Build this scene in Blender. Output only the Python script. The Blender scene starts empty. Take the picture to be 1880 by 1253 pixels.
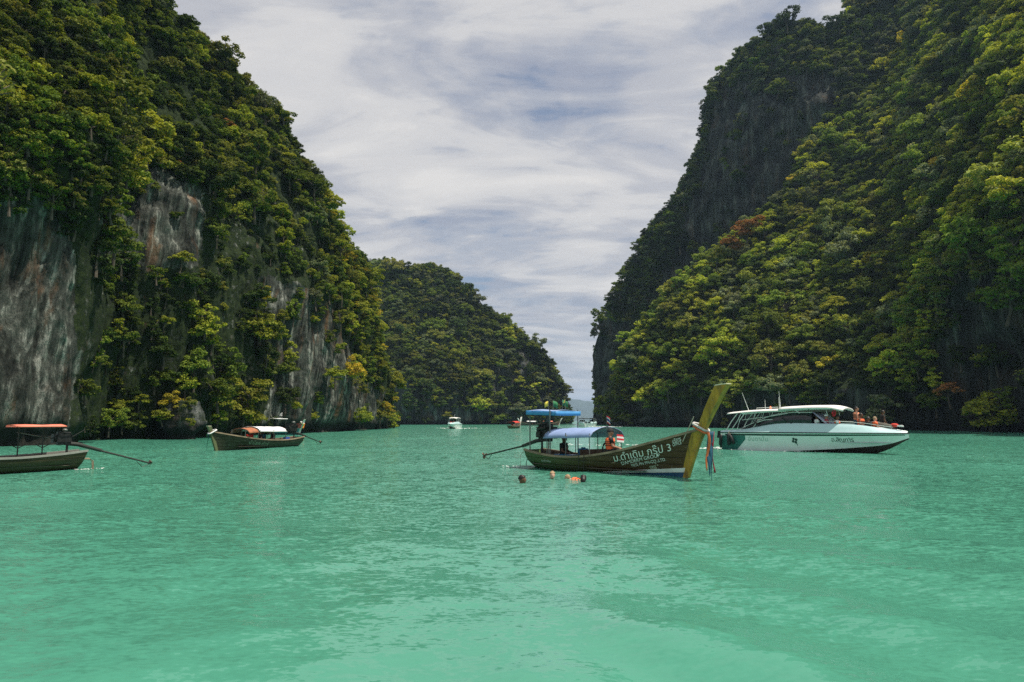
import bpy, bmesh, math, random
import numpy as np
from mathutils import Vector, Matrix

random.seed(7)
RNG = np.random.default_rng(11)
SC = bpy.context.scene
COL = SC.collection
R = math.radians

# ------------------------------------------------------------------ camera
CAMZ = 2.0
FPX = 1253.0                      # focal length in photo pixels (24 mm on 36 mm, 1880 px)
PITCH = math.atan2(772.0 - 626.5, FPX)
cam_data = bpy.data.cameras.new('camera')
cam_data.sensor_width = 36.0
cam_data.sensor_fit = 'HORIZONTAL'
cam_data.lens = 24.0
cam_data.clip_start = 0.1
cam_data.clip_end = 40000.0
cam = bpy.data.objects.new('camera', cam_data)
cam.location = (0, 0, CAMZ)
cam.rotation_euler = (math.pi / 2 + PITCH, 0, 0)
COL.objects.link(cam)
SC.camera = cam

# ------------------------------------------------------------------ sun, sky, exposure
SUN_EL, SUN_AZ = 68.0, 104.0       # azimuth clockwise from +Y (view direction) to the right
sun_dir = Vector((math.sin(R(SUN_AZ)) * math.cos(R(SUN_EL)), math.cos(R(SUN_AZ)) * math.cos(R(SUN_EL)), math.sin(R(SUN_EL))))
sd = bpy.data.lights.new('sun', 'SUN')
sd.energy = 5.0
sd.angle = R(0.6)
sd.color = (1.0, 0.93, 0.80)
sun = bpy.data.objects.new('sun', sd)
sun.rotation_euler = sun_dir.to_track_quat('Z', 'Y').to_euler()
sun.location = (0, 0, 300)
COL.objects.link(sun)

world = bpy.data.worlds.new('World')
SC.world = world
world.use_nodes = True


def N(nt, typ, loc=None, **kw):
    n = nt.nodes.new(typ)
    for k, v in kw.items():
        if k.startswith('i_'):
            n.inputs[int(k[2:])].default_value = v
        else:
            setattr(n, k, v)
    return n


def math_node(nt, op, a=None, b=None, c=None, clamp=False):
    n = nt.nodes.new('ShaderNodeMath')
    n.operation = op
    n.use_clamp = clamp
    for i, v in enumerate((a, b, c)):
        if v is None:
            continue
        if isinstance(v, (int, float)):
            n.inputs[i].default_value = v
        else:
            nt.links.new(v, n.inputs[i])
    return n.outputs[0]


def mix_rgb(nt, fac, a, b, blend='MIX'):
    n = nt.nodes.new('ShaderNodeMix')
    n.data_type = 'RGBA'
    n.blend_type = blend
    for sock, v in ((0, fac), (6, a), (7, b)):
        if isinstance(v, (int, float)):
            n.inputs[sock].default_value = v
        elif isinstance(v, tuple):
            n.inputs[sock].default_value = v if len(v) == 4 else (*v, 1)
        else:
            nt.links.new(v, n.inputs[sock])
    return n.outputs[2]


def ramp(nt, fac, stops, interp='LINEAR'):
    n = nt.nodes.new('ShaderNodeValToRGB')
    n.color_ramp.interpolation = interp
    el = n.color_ramp.elements
    while len(el) < len(stops):
        el.new(0.5)
    for e, (p, c) in zip(el, stops):
        e.position = p
        e.color = (c, c, c, 1) if isinstance(c, (int, float)) else (*c, 1)
    nt.links.new(fac, n.inputs[0])
    return n.outputs[0]


def noise(nt, vec, scale, detail=4.0, rough=0.55, distortion=0.0, dim='3D'):
    n = nt.nodes.new('ShaderNodeTexNoise')
    n.noise_dimensions = dim
    n.inputs['Scale'].default_value = scale
    n.inputs['Detail'].default_value = detail
    n.inputs['Roughness'].default_value = rough
    n.inputs['Distortion'].default_value = distortion
    if vec is not None:
        nt.links.new(vec, n.inputs['Vector'])
    return n.outputs[0]


def mapping(nt, vec, scale=(1, 1, 1), loc=(0, 0, 0), rot=(0, 0, 0)):
    n = nt.nodes.new('ShaderNodeMapping')
    n.inputs['Scale'].default_value = scale
    n.inputs['Location'].default_value = loc
    n.inputs['Rotation'].default_value = rot
    nt.links.new(vec, n.inputs['Vector'])
    return n.outputs[0]


def build_world():
    nt = world.node_tree
    nt.nodes.clear()
    out = nt.nodes.new('ShaderNodeOutputWorld')
    bg = nt.nodes.new('ShaderNodeBackground')
    bg.inputs['Strength'].default_value = 0.086
    sky = nt.nodes.new('ShaderNodeTexSky')
    sky.sky_type = 'NISHITA'
    sky.sun_disc = False
    sky.sun_elevation = R(SUN_EL)
    sky.sun_rotation = R(SUN_AZ)
    sky.air_density = 1.0
    sky.dust_density = 1.5
    sky.ozone_density = 1.5
    # a layer of thin cloud: the direction projected onto a flat ceiling
    tc = nt.nodes.new('ShaderNodeTexCoord')
    sep = nt.nodes.new('ShaderNodeSeparateXYZ')
    nt.links.new(tc.outputs['Generated'], sep.inputs[0])
    zz = math_node(nt, 'ADD', math_node(nt, 'MAXIMUM', sep.outputs[2], 0.0), 0.22)
    comb = nt.nodes.new('ShaderNodeCombineXYZ')
    nt.links.new(math_node(nt, 'DIVIDE', sep.outputs[0], zz), comb.inputs[0])
    nt.links.new(math_node(nt, 'DIVIDE', sep.outputs[1], zz), comb.inputs[1])
    p = mapping(nt, comb.outputs[0], (0.75, 1.55, 1), (3.3, 1.95, 0), (0, 0, R(-7)))
    big = noise(nt, p, 1.25, 6.0, 0.5, 0.9)
    mid = noise(nt, mapping(nt, comb.outputs[0], (1.0, 2.2, 1), (9.3, 4.4, 2), (0, 0, R(8))), 2.3, 7.0, 0.55, 0.6)
    fine = noise(nt, mapping(nt, comb.outputs[0], (1.0, 1.7, 1), (1.3, 7.4, 5), (0, 0, R(-20))), 9.0, 5.0, 0.6, 0.4)
    f = math_node(nt, 'ADD', math_node(nt, 'MULTIPLY', big, 0.62), math_node(nt, 'MULTIPLY', mid, 0.38))
    f = math_node(nt, 'ADD', f, math_node(nt, 'MULTIPLY', math_node(nt, 'SUBTRACT', fine, 0.5), 0.21))
    cover = ramp(nt, f, [(0.34, 0.05), (0.41, 0.66), (0.48, 0.95), (0.56, 1.0)], 'EASE')
    thick = ramp(nt, math_node(nt, 'ADD', math_node(nt, 'MULTIPLY', mid, 0.6), math_node(nt, 'MULTIPLY', big, 0.4)),
                 [(0.37, (4.0, 4.1, 4.7)), (0.46, (5.0, 5.05, 5.4)), (0.54, (6.4, 6.3, 6.3)), (0.63, (7.3, 7.1, 6.9))], 'EASE')
    skyc = mix_rgb(nt, 0.30, sky.outputs[0], (3.2, 3.5, 4.2))
    colr = mix_rgb(nt, cover, skyc, thick)
    nt.links.new(colr, bg.inputs['Color'])
    nt.links.new(bg.outputs[0], out.inputs[0])


build_world()
SC.view_settings.view_transform = 'Standard'
SC.view_settings.look = 'None'
SC.view_settings.exposure = 0.30
SC.view_settings.gamma = 1.0
SC.view_settings.use_curve_mapping = False
SC.render.engine = 'CYCLES'
SC.cycles.use_denoising = False      # the photograph is grainy
SC.cycles.max_bounces = 6
SC.cycles.diffuse_bounces = 3
SC.cycles.glossy_bounces = 3
SC.cycles.transmission_bounces = 4
SC.cycles.transparent_max_bounces = 8
SC.cycles.volume_bounces = 0
SC.cycles.sample_clamp_indirect = 6.0
SC.cycles.caustics_reflective = False
SC.cycles.caustics_refractive = False


# ------------------------------------------------------------------ helpers
def re_of(px, py):
    """photo pixel -> (X/Y, (Z-CAMZ)/Y) of its view ray"""
    xc = (np.asarray(px, float) - 940.0) / FPX
    yc = -(np.asarray(py, float) - 626.5) / FPX
    dy = math.cos(PITCH) - yc * math.sin(PITCH)
    dz = math.sin(PITCH) + yc * math.cos(PITCH)
    return xc / dy, dz / dy


def project(P):
    P = np.asarray(P, float)
    d = P - np.array([0, 0, CAMZ])
    f = d[..., 1] * math.cos(PITCH) + d[..., 2] * math.sin(PITCH)
    u = -d[..., 1] * math.sin(PITCH) + d[..., 2] * math.cos(PITCH)
    return 940 + FPX * d[..., 0] / f, 626.5 - FPX * u / f, f


def at(px, py, Y):
    r, e = re_of(px, py)
    return Vector((float(r) * Y, Y, CAMZ + float(e) * Y))


def on_water(px, py, z=0.0):
    r, e = re_of(px, py)
    Y = (z - CAMZ) / float(e)
    return Vector((float(r) * Y, Y, z))


_perm = np.random.default_rng(3).permutation(512).astype(np.int64)
_perm = np.concatenate([_perm, _perm, _perm])
_grad = np.random.default_rng(5).normal(size=(512, 3))
_grad /= np.linalg.norm(_grad, axis=1)[:, None]


def perlin(x, y, z):
    x, y, z = np.broadcast_arrays(np.asarray(x, float), np.asarray(y, float), np.asarray(z, float))
    xi, yi, zi = np.floor(x).astype(np.int64), np.floor(y).astype(np.int64), np.floor(z).astype(np.int64)
    xf, yf, zf = x - xi, y - yi, z - zi
    u, v, w = (t * t * t * (t * (t * 6 - 15) + 10) for t in (xf, yf, zf))
    tot = 0
    for dx in (0, 1):
        wx = u if dx else 1 - u
        for dy in (0, 1):
            wy = v if dy else 1 - v
            for dz in (0, 1):
                wz = w if dz else 1 - w
                h = _perm[(_perm[(_perm[(xi + dx) & 511] + yi + dy) & 511] + zi + dz) & 511]
                g = _grad[h]
                tot = tot + wx * wy * wz * (g[..., 0] * (xf - dx) + g[..., 1] * (yf - dy) + g[..., 2] * (zf - dz))
    return tot * 1.6


def fbm(x, y, z, octaves=4, gain=0.5, lac=2.03):
    a, s, t = 1.0, 0.0, 0.0
    for o in range(octaves):
        s = s + a * perlin(x + 17.3 * o, y - 9.1 * o, z + 4.7 * o)
        t += a
        a *= gain
        x, y, z = np.asarray(x) * lac, np.asarray(y) * lac, np.asarray(z) * lac
    return s / t


def tag(o, label=None, cat=None, group=None, kind=None):
    if label:
        o['label'] = label
    if cat:
        o['category'] = cat
    if group:
        o['group'] = group
    if kind:
        o['kind'] = kind
    return o


def mesh_obj(name, verts, faces, mat=None, parent=None, smooth=False, uvless=True):
    me = bpy.data.meshes.new(name)
    me.from_pydata([tuple(map(float, v)) for v in verts], [], [tuple(map(int, f)) for f in faces])
    if mat is not None:
        for m in (mat if isinstance(mat, (list, tuple)) else [mat]):
            me.materials.append(m)
    if smooth:
        me.polygons.foreach_set('use_smooth', [True] * len(me.polygons))
    me.update()
    o = bpy.data.objects.new(name, me)
    COL.objects.link(o)
    if parent is not None:
        o.parent = parent
    return o


def np_mesh(name, V, F, mats=None, smooth=True):
    """V (n,3), F (m,4) quads"""
    me = bpy.data.meshes.new(name)
    n, m, k = len(V), len(F), F.shape[1]
    me.vertices.add(n)
    me.vertices.foreach_set('co', np.asarray(V, np.float32).ravel())
    me.loops.add(m * k)
    me.loops.foreach_set('vertex_index', np.asarray(F, np.int32).ravel())
    me.polygons.add(m)
    me.polygons.foreach_set('loop_start', np.arange(0, m * k, k, dtype=np.int32))
    me.polygons.foreach_set('loop_total', np.full(m, k, np.int32))
    me.polygons.foreach_set('use_smooth', np.full(m, smooth))
    for mt in mats or []:
        me.materials.append(mt)
    me.update(calc_edges=True)
    me.validate()
    return me


def grid_faces(nr, nc, wrap=False):
    i, j = np.meshgrid(np.arange(nr - 1), np.arange(nc if wrap else nc - 1), indexing='ij')
    j2 = (j + 1) % nc
    return np.stack([i * nc + j, i * nc + j2, (i + 1) * nc + j2, (i + 1) * nc + j], -1).reshape(-1, 4)


def new_mat(name):
    m = bpy.data.materials.new(name)
    m.use_nodes = True
    nt = m.node_tree
    b = nt.nodes['Principled BSDF']
    return m, nt, b


def simple_mat(name, col, rough=0.6, metal=0.0, spec=0.4, vary=0.12, scale=6.0, bump=0.0, coat=0.0, dirt=None, dirt_amt=0.0, dirt_scale=3.0, alpha=1.0, stretch=(1, 1, 1)):
    m, nt, b = new_mat(name)
    tc = nt.nodes.new('ShaderNodeTexCoord')
    v = mapping(nt, tc.outputs['Object'], stretch)
    n = noise(nt, v, scale, 5.0, 0.6)
    lo = tuple(c * (1 - vary) for c in col)
    hi = tuple(min(1, c * (1 + vary)) for c in col)
    c = ramp(nt, n, [(0.3, lo), (0.7, hi)])
    if dirt:
        d = noise(nt, mapping(nt, tc.outputs['Object'], stretch, (5, 3, 1)), dirt_scale, 6.0, 0.65)
        f = ramp(nt, d, [(0.48, 0.0), (0.68, dirt_amt)])
        c = mix_rgb(nt, f, c, dirt)
    nt.links.new(c, b.inputs['Base Color'])
    b.inputs['Roughness'].default_value = rough
    b.inputs['Metallic'].default_value = metal
    b.inputs['Specular IOR Level'].default_value = spec
    b.inputs['Coat Weight'].default_value = coat
    if bump:
        bn = nt.nodes.new('ShaderNodeBump')
        bn.inputs['Strength'].default_value = bump
        bn.inputs['Distance'].default_value = 0.02
        nt.links.new(n, bn.inputs['Height'])
        nt.links.new(bn.outputs[0], b.inputs['Normal'])
    return m


# ------------------------------------------------------------------ materials of the setting
def rock_material(name, pale, mid, dark, ochre_amt, zs=0.16, sc=1.0, lean=0.0):
    m, nt, b = new_mat(name)
    tc = nt.nodes.new('ShaderNodeTexCoord')
    s0 = nt.nodes.new('ShaderNodeSeparateXYZ')
    nt.links.new(tc.outputs['Object'], s0.inputs[0])
    c0 = nt.nodes.new('ShaderNodeCombineXYZ')
    nt.links.new(math_node(nt, 'MULTIPLY_ADD', s0.outputs[2], -lean, s0.outputs[0]), c0.inputs[0])
    nt.links.new(s0.outputs[1], c0.inputs[1])
    nt.links.new(s0.outputs[2], c0.inputs[2])
    P = c0.outputs[0]
    warp = nt.nodes.new('ShaderNodeTexNoise')
    warp.inputs['Scale'].default_value = 0.12 * sc
    nt.links.new(P, warp.inputs['Vector'])
    wv = nt.nodes.new('ShaderNodeVectorMath')
    wv.operation = 'MULTIPLY_ADD'
    nt.links.new(warp.outputs['Color'], wv.inputs[0])
    wv.inputs[1].default_value = (1.4 / sc, 1.4 / sc, 2 / sc)
    nt.links.new(P, wv.inputs[2])
    streak = noise(nt, mapping(nt, wv.outputs[0], (1, 1, zs * 0.4)), 0.85 * sc, 8.0, 0.68)
    streak2 = noise(nt, mapping(nt, wv.outputs[0], (1, 1, zs * 0.8), (31, 7, 3)), 2.6 * sc, 7.0, 0.68)
    s = math_node(nt, 'ADD', math_node(nt, 'MULTIPLY', streak, 0.6), math_node(nt, 'MULTIPLY', streak2, 0.4))
    base = ramp(nt, s, [(0.40, dark), (0.47, tuple(0.6 * c for c in mid)), (0.53, mid), (0.61, pale)])
    och = ramp(nt, noise(nt, mapping(nt, wv.outputs[0], (1, 1, 0.22), (3, 11, 40)), 0.42 * sc, 4.0, 0.6), [(0.56, 0.0), (0.66, ochre_amt)])
    base = mix_rgb(nt, och, base, (0.26, 0.125, 0.055))
    blot = ramp(nt, noise(nt, P, 0.25 * sc, 6.0, 0.65), [(0.36, 0.35), (0.6, 1.05)])
    base = mix_rgb(nt, 1.0, base, blot, 'MULTIPLY')
    # algae-dark tide band along the wave-cut notch
    tide = math_node(nt, 'ADD', s0.outputs[2], math_node(nt, 'MULTIPLY', math_node(nt, 'SUBTRACT', noise(nt, mapping(nt, P, (1, 1, 0.4)), 0.5, 5.0, 0.6), 0.5), 2.6))
    tf = nt.nodes.new('ShaderNodeMapRange')
    tf.inputs[1].default_value, tf.inputs[2].default_value = 1.3, 2.1
    tf.inputs[3].default_value, tf.inputs[4].default_value = 0.9, 0.0
    nt.links.new(tide, tf.inputs[0])
    base = mix_rgb(nt, tf.outputs[0], base, (0.018, 0.019, 0.016))
    # moss / creepers by the painted cover; on the left wall it also carries overhang shade
    va = nt.nodes.new('ShaderNodeAttribute')
    va.attribute_name = 'cover'
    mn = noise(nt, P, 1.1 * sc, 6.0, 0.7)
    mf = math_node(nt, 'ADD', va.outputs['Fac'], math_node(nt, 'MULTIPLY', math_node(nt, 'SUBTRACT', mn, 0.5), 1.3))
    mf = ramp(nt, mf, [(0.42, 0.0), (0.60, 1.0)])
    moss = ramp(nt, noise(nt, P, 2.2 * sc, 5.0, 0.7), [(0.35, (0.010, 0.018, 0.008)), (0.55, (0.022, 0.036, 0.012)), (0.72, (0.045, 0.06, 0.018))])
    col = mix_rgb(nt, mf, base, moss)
    nt.links.new(col, b.inputs['Base Color'])
    b.inputs['Roughness'].default_value = 0.92
    b.inputs['Specular IOR Level'].default_value = 0.15
    bh = math_node(nt, 'ADD', math_node(nt, 'MULTIPLY', s, 1.3), math_node(nt, 'MULTIPLY', noise(nt, mapping(nt, P, (1, 1, 0.45)), 1.5 * sc, 6.0, 0.68), 0.45))
    bn = nt.nodes.new('ShaderNodeBump')
    bn.inputs['Strength'].default_value = 0.9
    bn.inputs['Distance'].default_value = 0.8 / sc
    nt.links.new(bh, bn.inputs['Height'])
    nt.links.new(bn.outputs[0], b.inputs['Normal'])
    return m


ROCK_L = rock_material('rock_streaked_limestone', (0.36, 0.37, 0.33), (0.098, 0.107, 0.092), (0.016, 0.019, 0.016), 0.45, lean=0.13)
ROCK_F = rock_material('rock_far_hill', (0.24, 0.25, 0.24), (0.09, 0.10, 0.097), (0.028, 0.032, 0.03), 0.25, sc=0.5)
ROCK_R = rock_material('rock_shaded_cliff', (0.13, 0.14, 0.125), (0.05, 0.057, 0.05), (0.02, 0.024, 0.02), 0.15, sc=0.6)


def leaf_material():
    m, nt, b = new_mat('leaf')
    at_ = nt.nodes.new('ShaderNodeAttribute')
    at_.attribute_type = 'INSTANCER'
    at_.attribute_name = 'tint'
    lv = nt.nodes.new('ShaderNodeAttribute')
    lv.attribute_name = 'leafvar'
    k = ramp(nt, lv.outputs['Fac'], [(0.0, (0.62, 0.66, 0.7)), (0.5, (1, 1, 1)), (0.88, (1.28, 1.18, 0.95)), (1.0, (1.75, 1.45, 0.9))])
    c = mix_rgb(nt, 1.0, at_.outputs['Color'], k, 'MULTIPLY')
    nt.links.new(c, b.inputs['Base Color'])
    b.inputs['Roughness'].default_value = 0.65
    b.inputs['Specular IOR Level'].default_value = 0.1
    tr = nt.nodes.new('ShaderNodeBsdfTranslucent')
    nt.links.new(mix_rgb(nt, 1.0, c, (1.2, 1.15, 0.5), 'MULTIPLY'), tr.inputs['Color'])
    ms = nt.nodes.new('ShaderNodeMixShader')
    ms.inputs[0].default_value = 0.30
    nt.links.new(b.outputs[0], ms.inputs[1])
    nt.links.new(tr.outputs[0], ms.inputs[2])
    nt.links.new(ms.outputs[0], nt.nodes['Material Output'].inputs[0])
    return m


LEAF = leaf_material()
BARK = simple_mat('bark', (0.09, 0.075, 0.06), 0.9, spec=0.1, vary=0.4, scale=3.0)


def water_material():
    m, nt, b = new_mat('turquoise_water')
    tc = nt.nodes.new('ShaderNodeTexCoord')
    P = tc.outputs['Object']
    big = noise(nt, mapping(nt, P, (1, 0.6, 1)), 0.035, 4.0, 0.55)
    c = ramp(nt, big, [(0.35, (0.052, 0.216, 0.150)), (0.65, (0.070, 0.256, 0.182))])
    nt.links.new(c, b.inputs['Base Color'])
    b.inputs['Roughness'].default_value = 0.10
    b.inputs['IOR'].default_value = 1.33
    b.inputs['Specular IOR Level'].default_value = 0.5
    # ripples as slopes, at three sizes
    geo = nt.nodes.new('ShaderNodeNewGeometry')
    acc = geo.outputs['Normal']
    sp = nt.nodes.new('ShaderNodeSeparateXYZ')
    nt.links.new(P, sp.inputs[0])
    # the breeze ruffles the open channel more than the smoothed wash around the viewer's boat
    calm = nt.nodes.new('ShaderNodeMapRange')
    calm.inputs[1].default_value, calm.inputs[2].default_value = 5.0, 30.0
    calm.inputs[3].default_value, calm.inputs[4].default_value = 0.22, 1.0
    nt.links.new(sp.outputs[1], calm.inputs[0])
    gust = noise(nt, mapping(nt, P, (0.6, 1.0, 1)), 0.09, 3.0, 0.55)
    calm = math_node(nt, 'MULTIPLY', calm.outputs[0], ramp(nt, gust, [(0.35, 0.55), (0.65, 1.0)]))
    for sc, st, rot, k, seed in ((0.45, 1.9, 10, 0.16, 0), (2.9, 2.2, -9, 1.6, 7), (11.0, 1.8, 14, 2.0, 3)):
        n = nt.nodes.new('ShaderNodeTexNoise')
        n.inputs['Scale'].default_value = sc
        n.inputs['Detail'].default_value = 2.0
        n.inputs['Roughness'].default_value = 0.5
        nt.links.new(mapping(nt, P, (1, st, 1), (seed, seed * 2, 0), (0, 0, R(rot))), n.inputs['Vector'])
        sub = nt.nodes.new('ShaderNodeVectorMath')
        sub.operation = 'SUBTRACT'
        nt.links.new(n.outputs['Color'], sub.inputs[0])
        sub.inputs[1].default_value = (0.5, 0.5, 0.5)
        mad = nt.nodes.new('ShaderNodeVectorMath')
        mad.operation = 'MULTIPLY_ADD'
        nt.links.new(sub.outputs[0], mad.inputs[0])
        amp = nt.nodes.new('ShaderNodeCombineXYZ')
        nt.links.new(math_node(nt, 'MULTIPLY', calm, k), amp.inputs[0])
        nt.links.new(math_node(nt, 'MULTIPLY', calm, k * 1.25), amp.inputs[1])
        nt.links.new(amp.outputs[0], mad.inputs[1])
        nt.links.new(acc, mad.inputs[2])
        acc = mad.outputs[0]
    nrm = nt.nodes.new('ShaderNodeVectorMath')
    nrm.operation = 'NORMALIZE'
    nt.links.new(acc, nrm.inputs[0])
    nt.links.new(nrm.outputs[0], b.inputs['Normal'])
    return m


WATER = water_material()


# ------------------------------------------------------------------ water
def water_height(X, Y):
    d = np.hypot(X, Y)
    h = np.zeros_like(X)
    rg = np.random.default_rng(21)
    wx = 0.5 * fbm(X * 0.11, Y * 0.11, 0.3, 2)
    wy = 0.5 * fbm(X * 0.11 + 40, Y * 0.11, 0.7, 2)
    env = 0.45 + 0.75 * np.clip(fbm(X * 0.07 + 3, Y * 0.05, 2.0, 3) + 0.35, 0, 1)
    for k in range(22):
        lam = 0.55 * 1.17 ** k
        ang = rg.normal(math.pi / 2 + 0.25, 0.75)
        amp = 0.0045 * lam ** 0.75
        kx, ky = math.cos(ang) * 2 * math.pi / lam, math.sin(ang) * 2 * math.pi / lam
        fade = np.clip((lam * 26 - d) / (lam * 16), 0, 1)
        h += fade * amp * np.sin((X + wx * lam) * kx + (Y + wy * lam) * ky + rg.uniform(0, 6.28))
    h *= env
    # wash of the viewer's own boat running out to the right
    n = np.array([0.77, 0.64])
    s = X * n[0] + Y * n[1]
    t = X * 0.64 - Y * 0.77
    ph = s - 4.95 + 0.10 * np.sin(t * 0.9) + 0.05 * np.sin(t * 2.3 + s)
    e = 1 / (1 + np.exp(-(ph + 0.5) * 5)) * np.exp(-np.maximum(ph, 0) / 6.0) / (1 + np.exp(-(t + 4.9 + 0.6 * ph) * 2.2))
    h += 0.085 * e * np.sin(ph * 2 * math.pi / (2.1 + 0.06 * ph))
    return h


def build_water():
    fine = np.radians(np.linspace(-44, 44, 600))
    rest = np.radians(np.linspace(48, 312, 60))
    ang = np.concatenate([fine, rest])
    rad = np.concatenate([[0.3, 1.0, 2.0], 3.0 * np.exp(np.linspace(0, math.log(9000 / 3.0), 470))])
    RR, AA = np.meshgrid(rad, ang, indexing='ij')
    X, Y = RR * np.sin(AA), RR * np.cos(AA)
    Z = water_height(X, Y)
    V = np.stack([X, Y, Z], -1).reshape(-1, 3)
    F = grid_faces(len(rad), len(ang), wrap=True)
    c = len(V)
    V = np.vstack([V, [[0, 0, 0]]])
    na = len(ang)
    cap = np.stack([np.full(na, c), (np.arange(na) + 1) % na, np.arange(na), np.arange(na)], -1)
    me = np_mesh('water', V, F[:, ::-1], [WATER])
    o = bpy.data.objects.new('water', me)
    COL.objects.link(o)
    tag(o, 'turquoise lagoon water rippling between the cliffs', kind='structure')
    return o


build_water()


# ------------------------------------------------------------------ cliffs
def interp(px, pts):
    a = np.array(pts, float)
    return np.interp(px, a[:, 0], a[:, 1])


class Cliff:
    """A rock wall standing in the water: for each bearing a foot on the waterline and a
    profile that rises steeply, then leans back to the crest, then falls away behind."""

    def __init__(self, name, label, mat, px, foot, top, vert, slope, nrow, relief, zone_cover, seed, back=60.0):
        self.name = name
        px = np.asarray(px, float)
        nc = len(px)
        r, _ = re_of(px, np.full(nc, 772.0))
        Yb = interp(px, foot)
        tpy = interp(px, top)
        _, etop = re_of(px, tpy)
        hv = interp(px, vert)
        sl = interp(px, slope)
        # crest: where the leaning profile meets the skyline bearing
        H = np.empty(nc)
        S = np.empty(nc)
        for j in range(nc):
            z1 = CAMZ + etop[j] * Yb[j]
            if z1 <= hv[j]:
                H[j], S[j] = z1, 0.0
            else:
                s = (CAMZ + etop[j] * Yb[j] - hv[j]) / max(sl[j] - etop[j], 0.25)
                S[j] = s
                H[j] = CAMZ + etop[j] * (Yb[j] + s)
        rows_u = np.concatenate([np.linspace(0, 1, nrow)])
        Z = np.empty((nrow + 4, nc))
        Yd = np.empty((nrow + 4, nc))
        for i, u in enumerate(rows_u):
            z = -2.0 + (H + 2.0) * u
            Z[i] = z
            Yd[i] = Yb + np.clip(z - hv, 0, None) / np.maximum(H - hv, 1e-3) * S * (H > hv)
        for k, (dy, drop) in enumerate(((2.5, 0.6), (7, 2.5), (back * 0.45, back * 0.22), (back, back * 1.4))):
            Yd[nrow + k] = Yd[nrow - 1] + dy
            Z[nrow + k] = np.maximum(CAMZ + etop * Yd[nrow + k] - drop, -2.0)
        X = r[None, :] * Yd
        # plan normal towards the channel
        tx = np.gradient(X, axis=1)
        ty = np.gradient(Yd, axis=1)
        L = np.hypot(tx, ty) + 1e-9
        nx, ny = ty / L, -tx / L
        for _ in range(6):
            nx[:, 1:-1] = (nx[:, :-2] + 2 * nx[:, 1:-1] + nx[:, 2:]) / 4
            ny[:, 1:-1] = (ny[:, :-2] + 2 * ny[:, 1:-1] + ny[:, 2:]) / 4
        q = relief(X, Yd, Z, seed)
        ztop = np.minimum(np.clip((Z + 2) / 4, 0, 1), 1)
        mask = np.ones_like(Z)
        mask[nrow:] = 0.4
        # wave-cut notch at the waterline
        notch = 1.7 * np.exp(-((Z - 0.2) / 1.0) ** 2) * (0.75 + 0.5 * perlin(X * 0.1, Yd * 0.1, 3.3))
        d = q * mask - notch
        X2, Y2 = X + nx * d, Yd + ny * d
        Z2 = Z + mask * 0.8 * perlin(X * 0.23, Yd * 0.23, Z * 0.23 + 9)
        self.P = np.stack([X2, Y2, Z2], -1)
        self.n = np.stack([nx, ny, np.zeros_like(nx)], -1)
        self.nrow, self.ncol = nrow + 4, nc
        V = self.P.reshape(-1, 3)
        F = grid_faces(self.nrow, nc)
        me = np_mesh(name, V, F, [mat])
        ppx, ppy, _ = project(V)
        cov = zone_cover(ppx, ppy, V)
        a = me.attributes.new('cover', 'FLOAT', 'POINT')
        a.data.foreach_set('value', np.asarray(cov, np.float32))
        self.obj = bpy.data.objects.new(name, me)
        COL.objects.link(self.obj)
        tag(self.obj, label, kind='structure')
        self.F = F


def in_poly(px, py, poly):
    px, py = np.asarray(px), np.asarray(py)
    c = np.zeros(px.shape, bool)
    n = len(poly)
    for i in range(n):
        x1, y1 = poly[i]
        x2, y2 = poly[(i + 1) % n]
        cond = ((y1 > py) != (y2 > py)) & (px < (x2 - x1) * (py - y1) / (y2 - y1 + 1e-12) + x1)
        c ^= cond
    return c


def relief_left(X, Y, Z, seed):
    X = X - 0.13 * Z
    q = 2.4 * fbm(X * 0.06, Y * 0.06, Z * 0.045 + seed, 3)
    led = fbm(X * 0.10, Y * 0.10, Z * 0.16 + seed + 5, 3)
    q = q + 1.5 * np.clip((Z - 14) / 12, 0.2, 1) * led
    fl = 1 - 2 * np.abs(fbm(X * 0.24, Y * 0.24, Z * 0.03 + seed, 3))
    q = q + 1.15 * fl + 0.45 * fbm(X * 0.8, Y * 0.8, Z * 0.18, 3) + 0.18 * fbm(X * 1.9, Y * 1.9, Z * 1.3, 2) + 0.55 * (1 - 2 * np.abs(fbm(X * 0.55, Y * 0.55, Z * 0.035 + 3, 2)))
    return q


def relief_right(X, Y, Z, seed):
    q = 4.5 * fbm(X * 0.028, Y * 0.028, Z * 0.022 + seed, 3)
    q = q + 2.6 * fbm(X * 0.07, Y * 0.07, Z * 0.07 + seed, 3)
    q = q + 1.2 * (1 - 2 * np.abs(fbm(X * 0.13, Y * 0.13, Z * 0.02 + seed, 3)))
    q = q + 0.5 * fbm(X * 0.5, Y * 0.5, Z * 0.2, 2)
    return q


def relief_far(X, Y, Z, seed):
    q = 9.0 * fbm(X * 0.022, Y * 0.022, Z * 0.016 + seed, 3)
    q = q + 3.4 * (1 - 2 * np.abs(fbm(X * 0.07, Y * 0.07, Z * 0.03 + seed, 3)))
    q = q + 1.2 * fbm(X * 0.25, Y * 0.25, Z * 0.1, 3)
    return q


# bare-rock outlines as they show in the photograph (share of the ground that carries trees)
BARE_L = [
    ([(-400, 385), (60, 370), (118, 385), (134, 520), (136, 830), (-400, 830)], 0.0),
    ([(190, 345), (300, 318), (372, 345), (374, 430), (352, 500), (180, 470)], 0.03),
    ([(480, 515), (545, 505), (610, 560), (650, 640), (668, 700), (712, 730), (714, 800), (470, 800), (500, 690)], 0.03),
    ([(134, 400), (190, 470), (352, 500), (378, 350), (450, 300), (540, 345), (585, 440), (600, 530), (540, 620), (480, 800), (136, 830)], 0.14),
]


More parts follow.
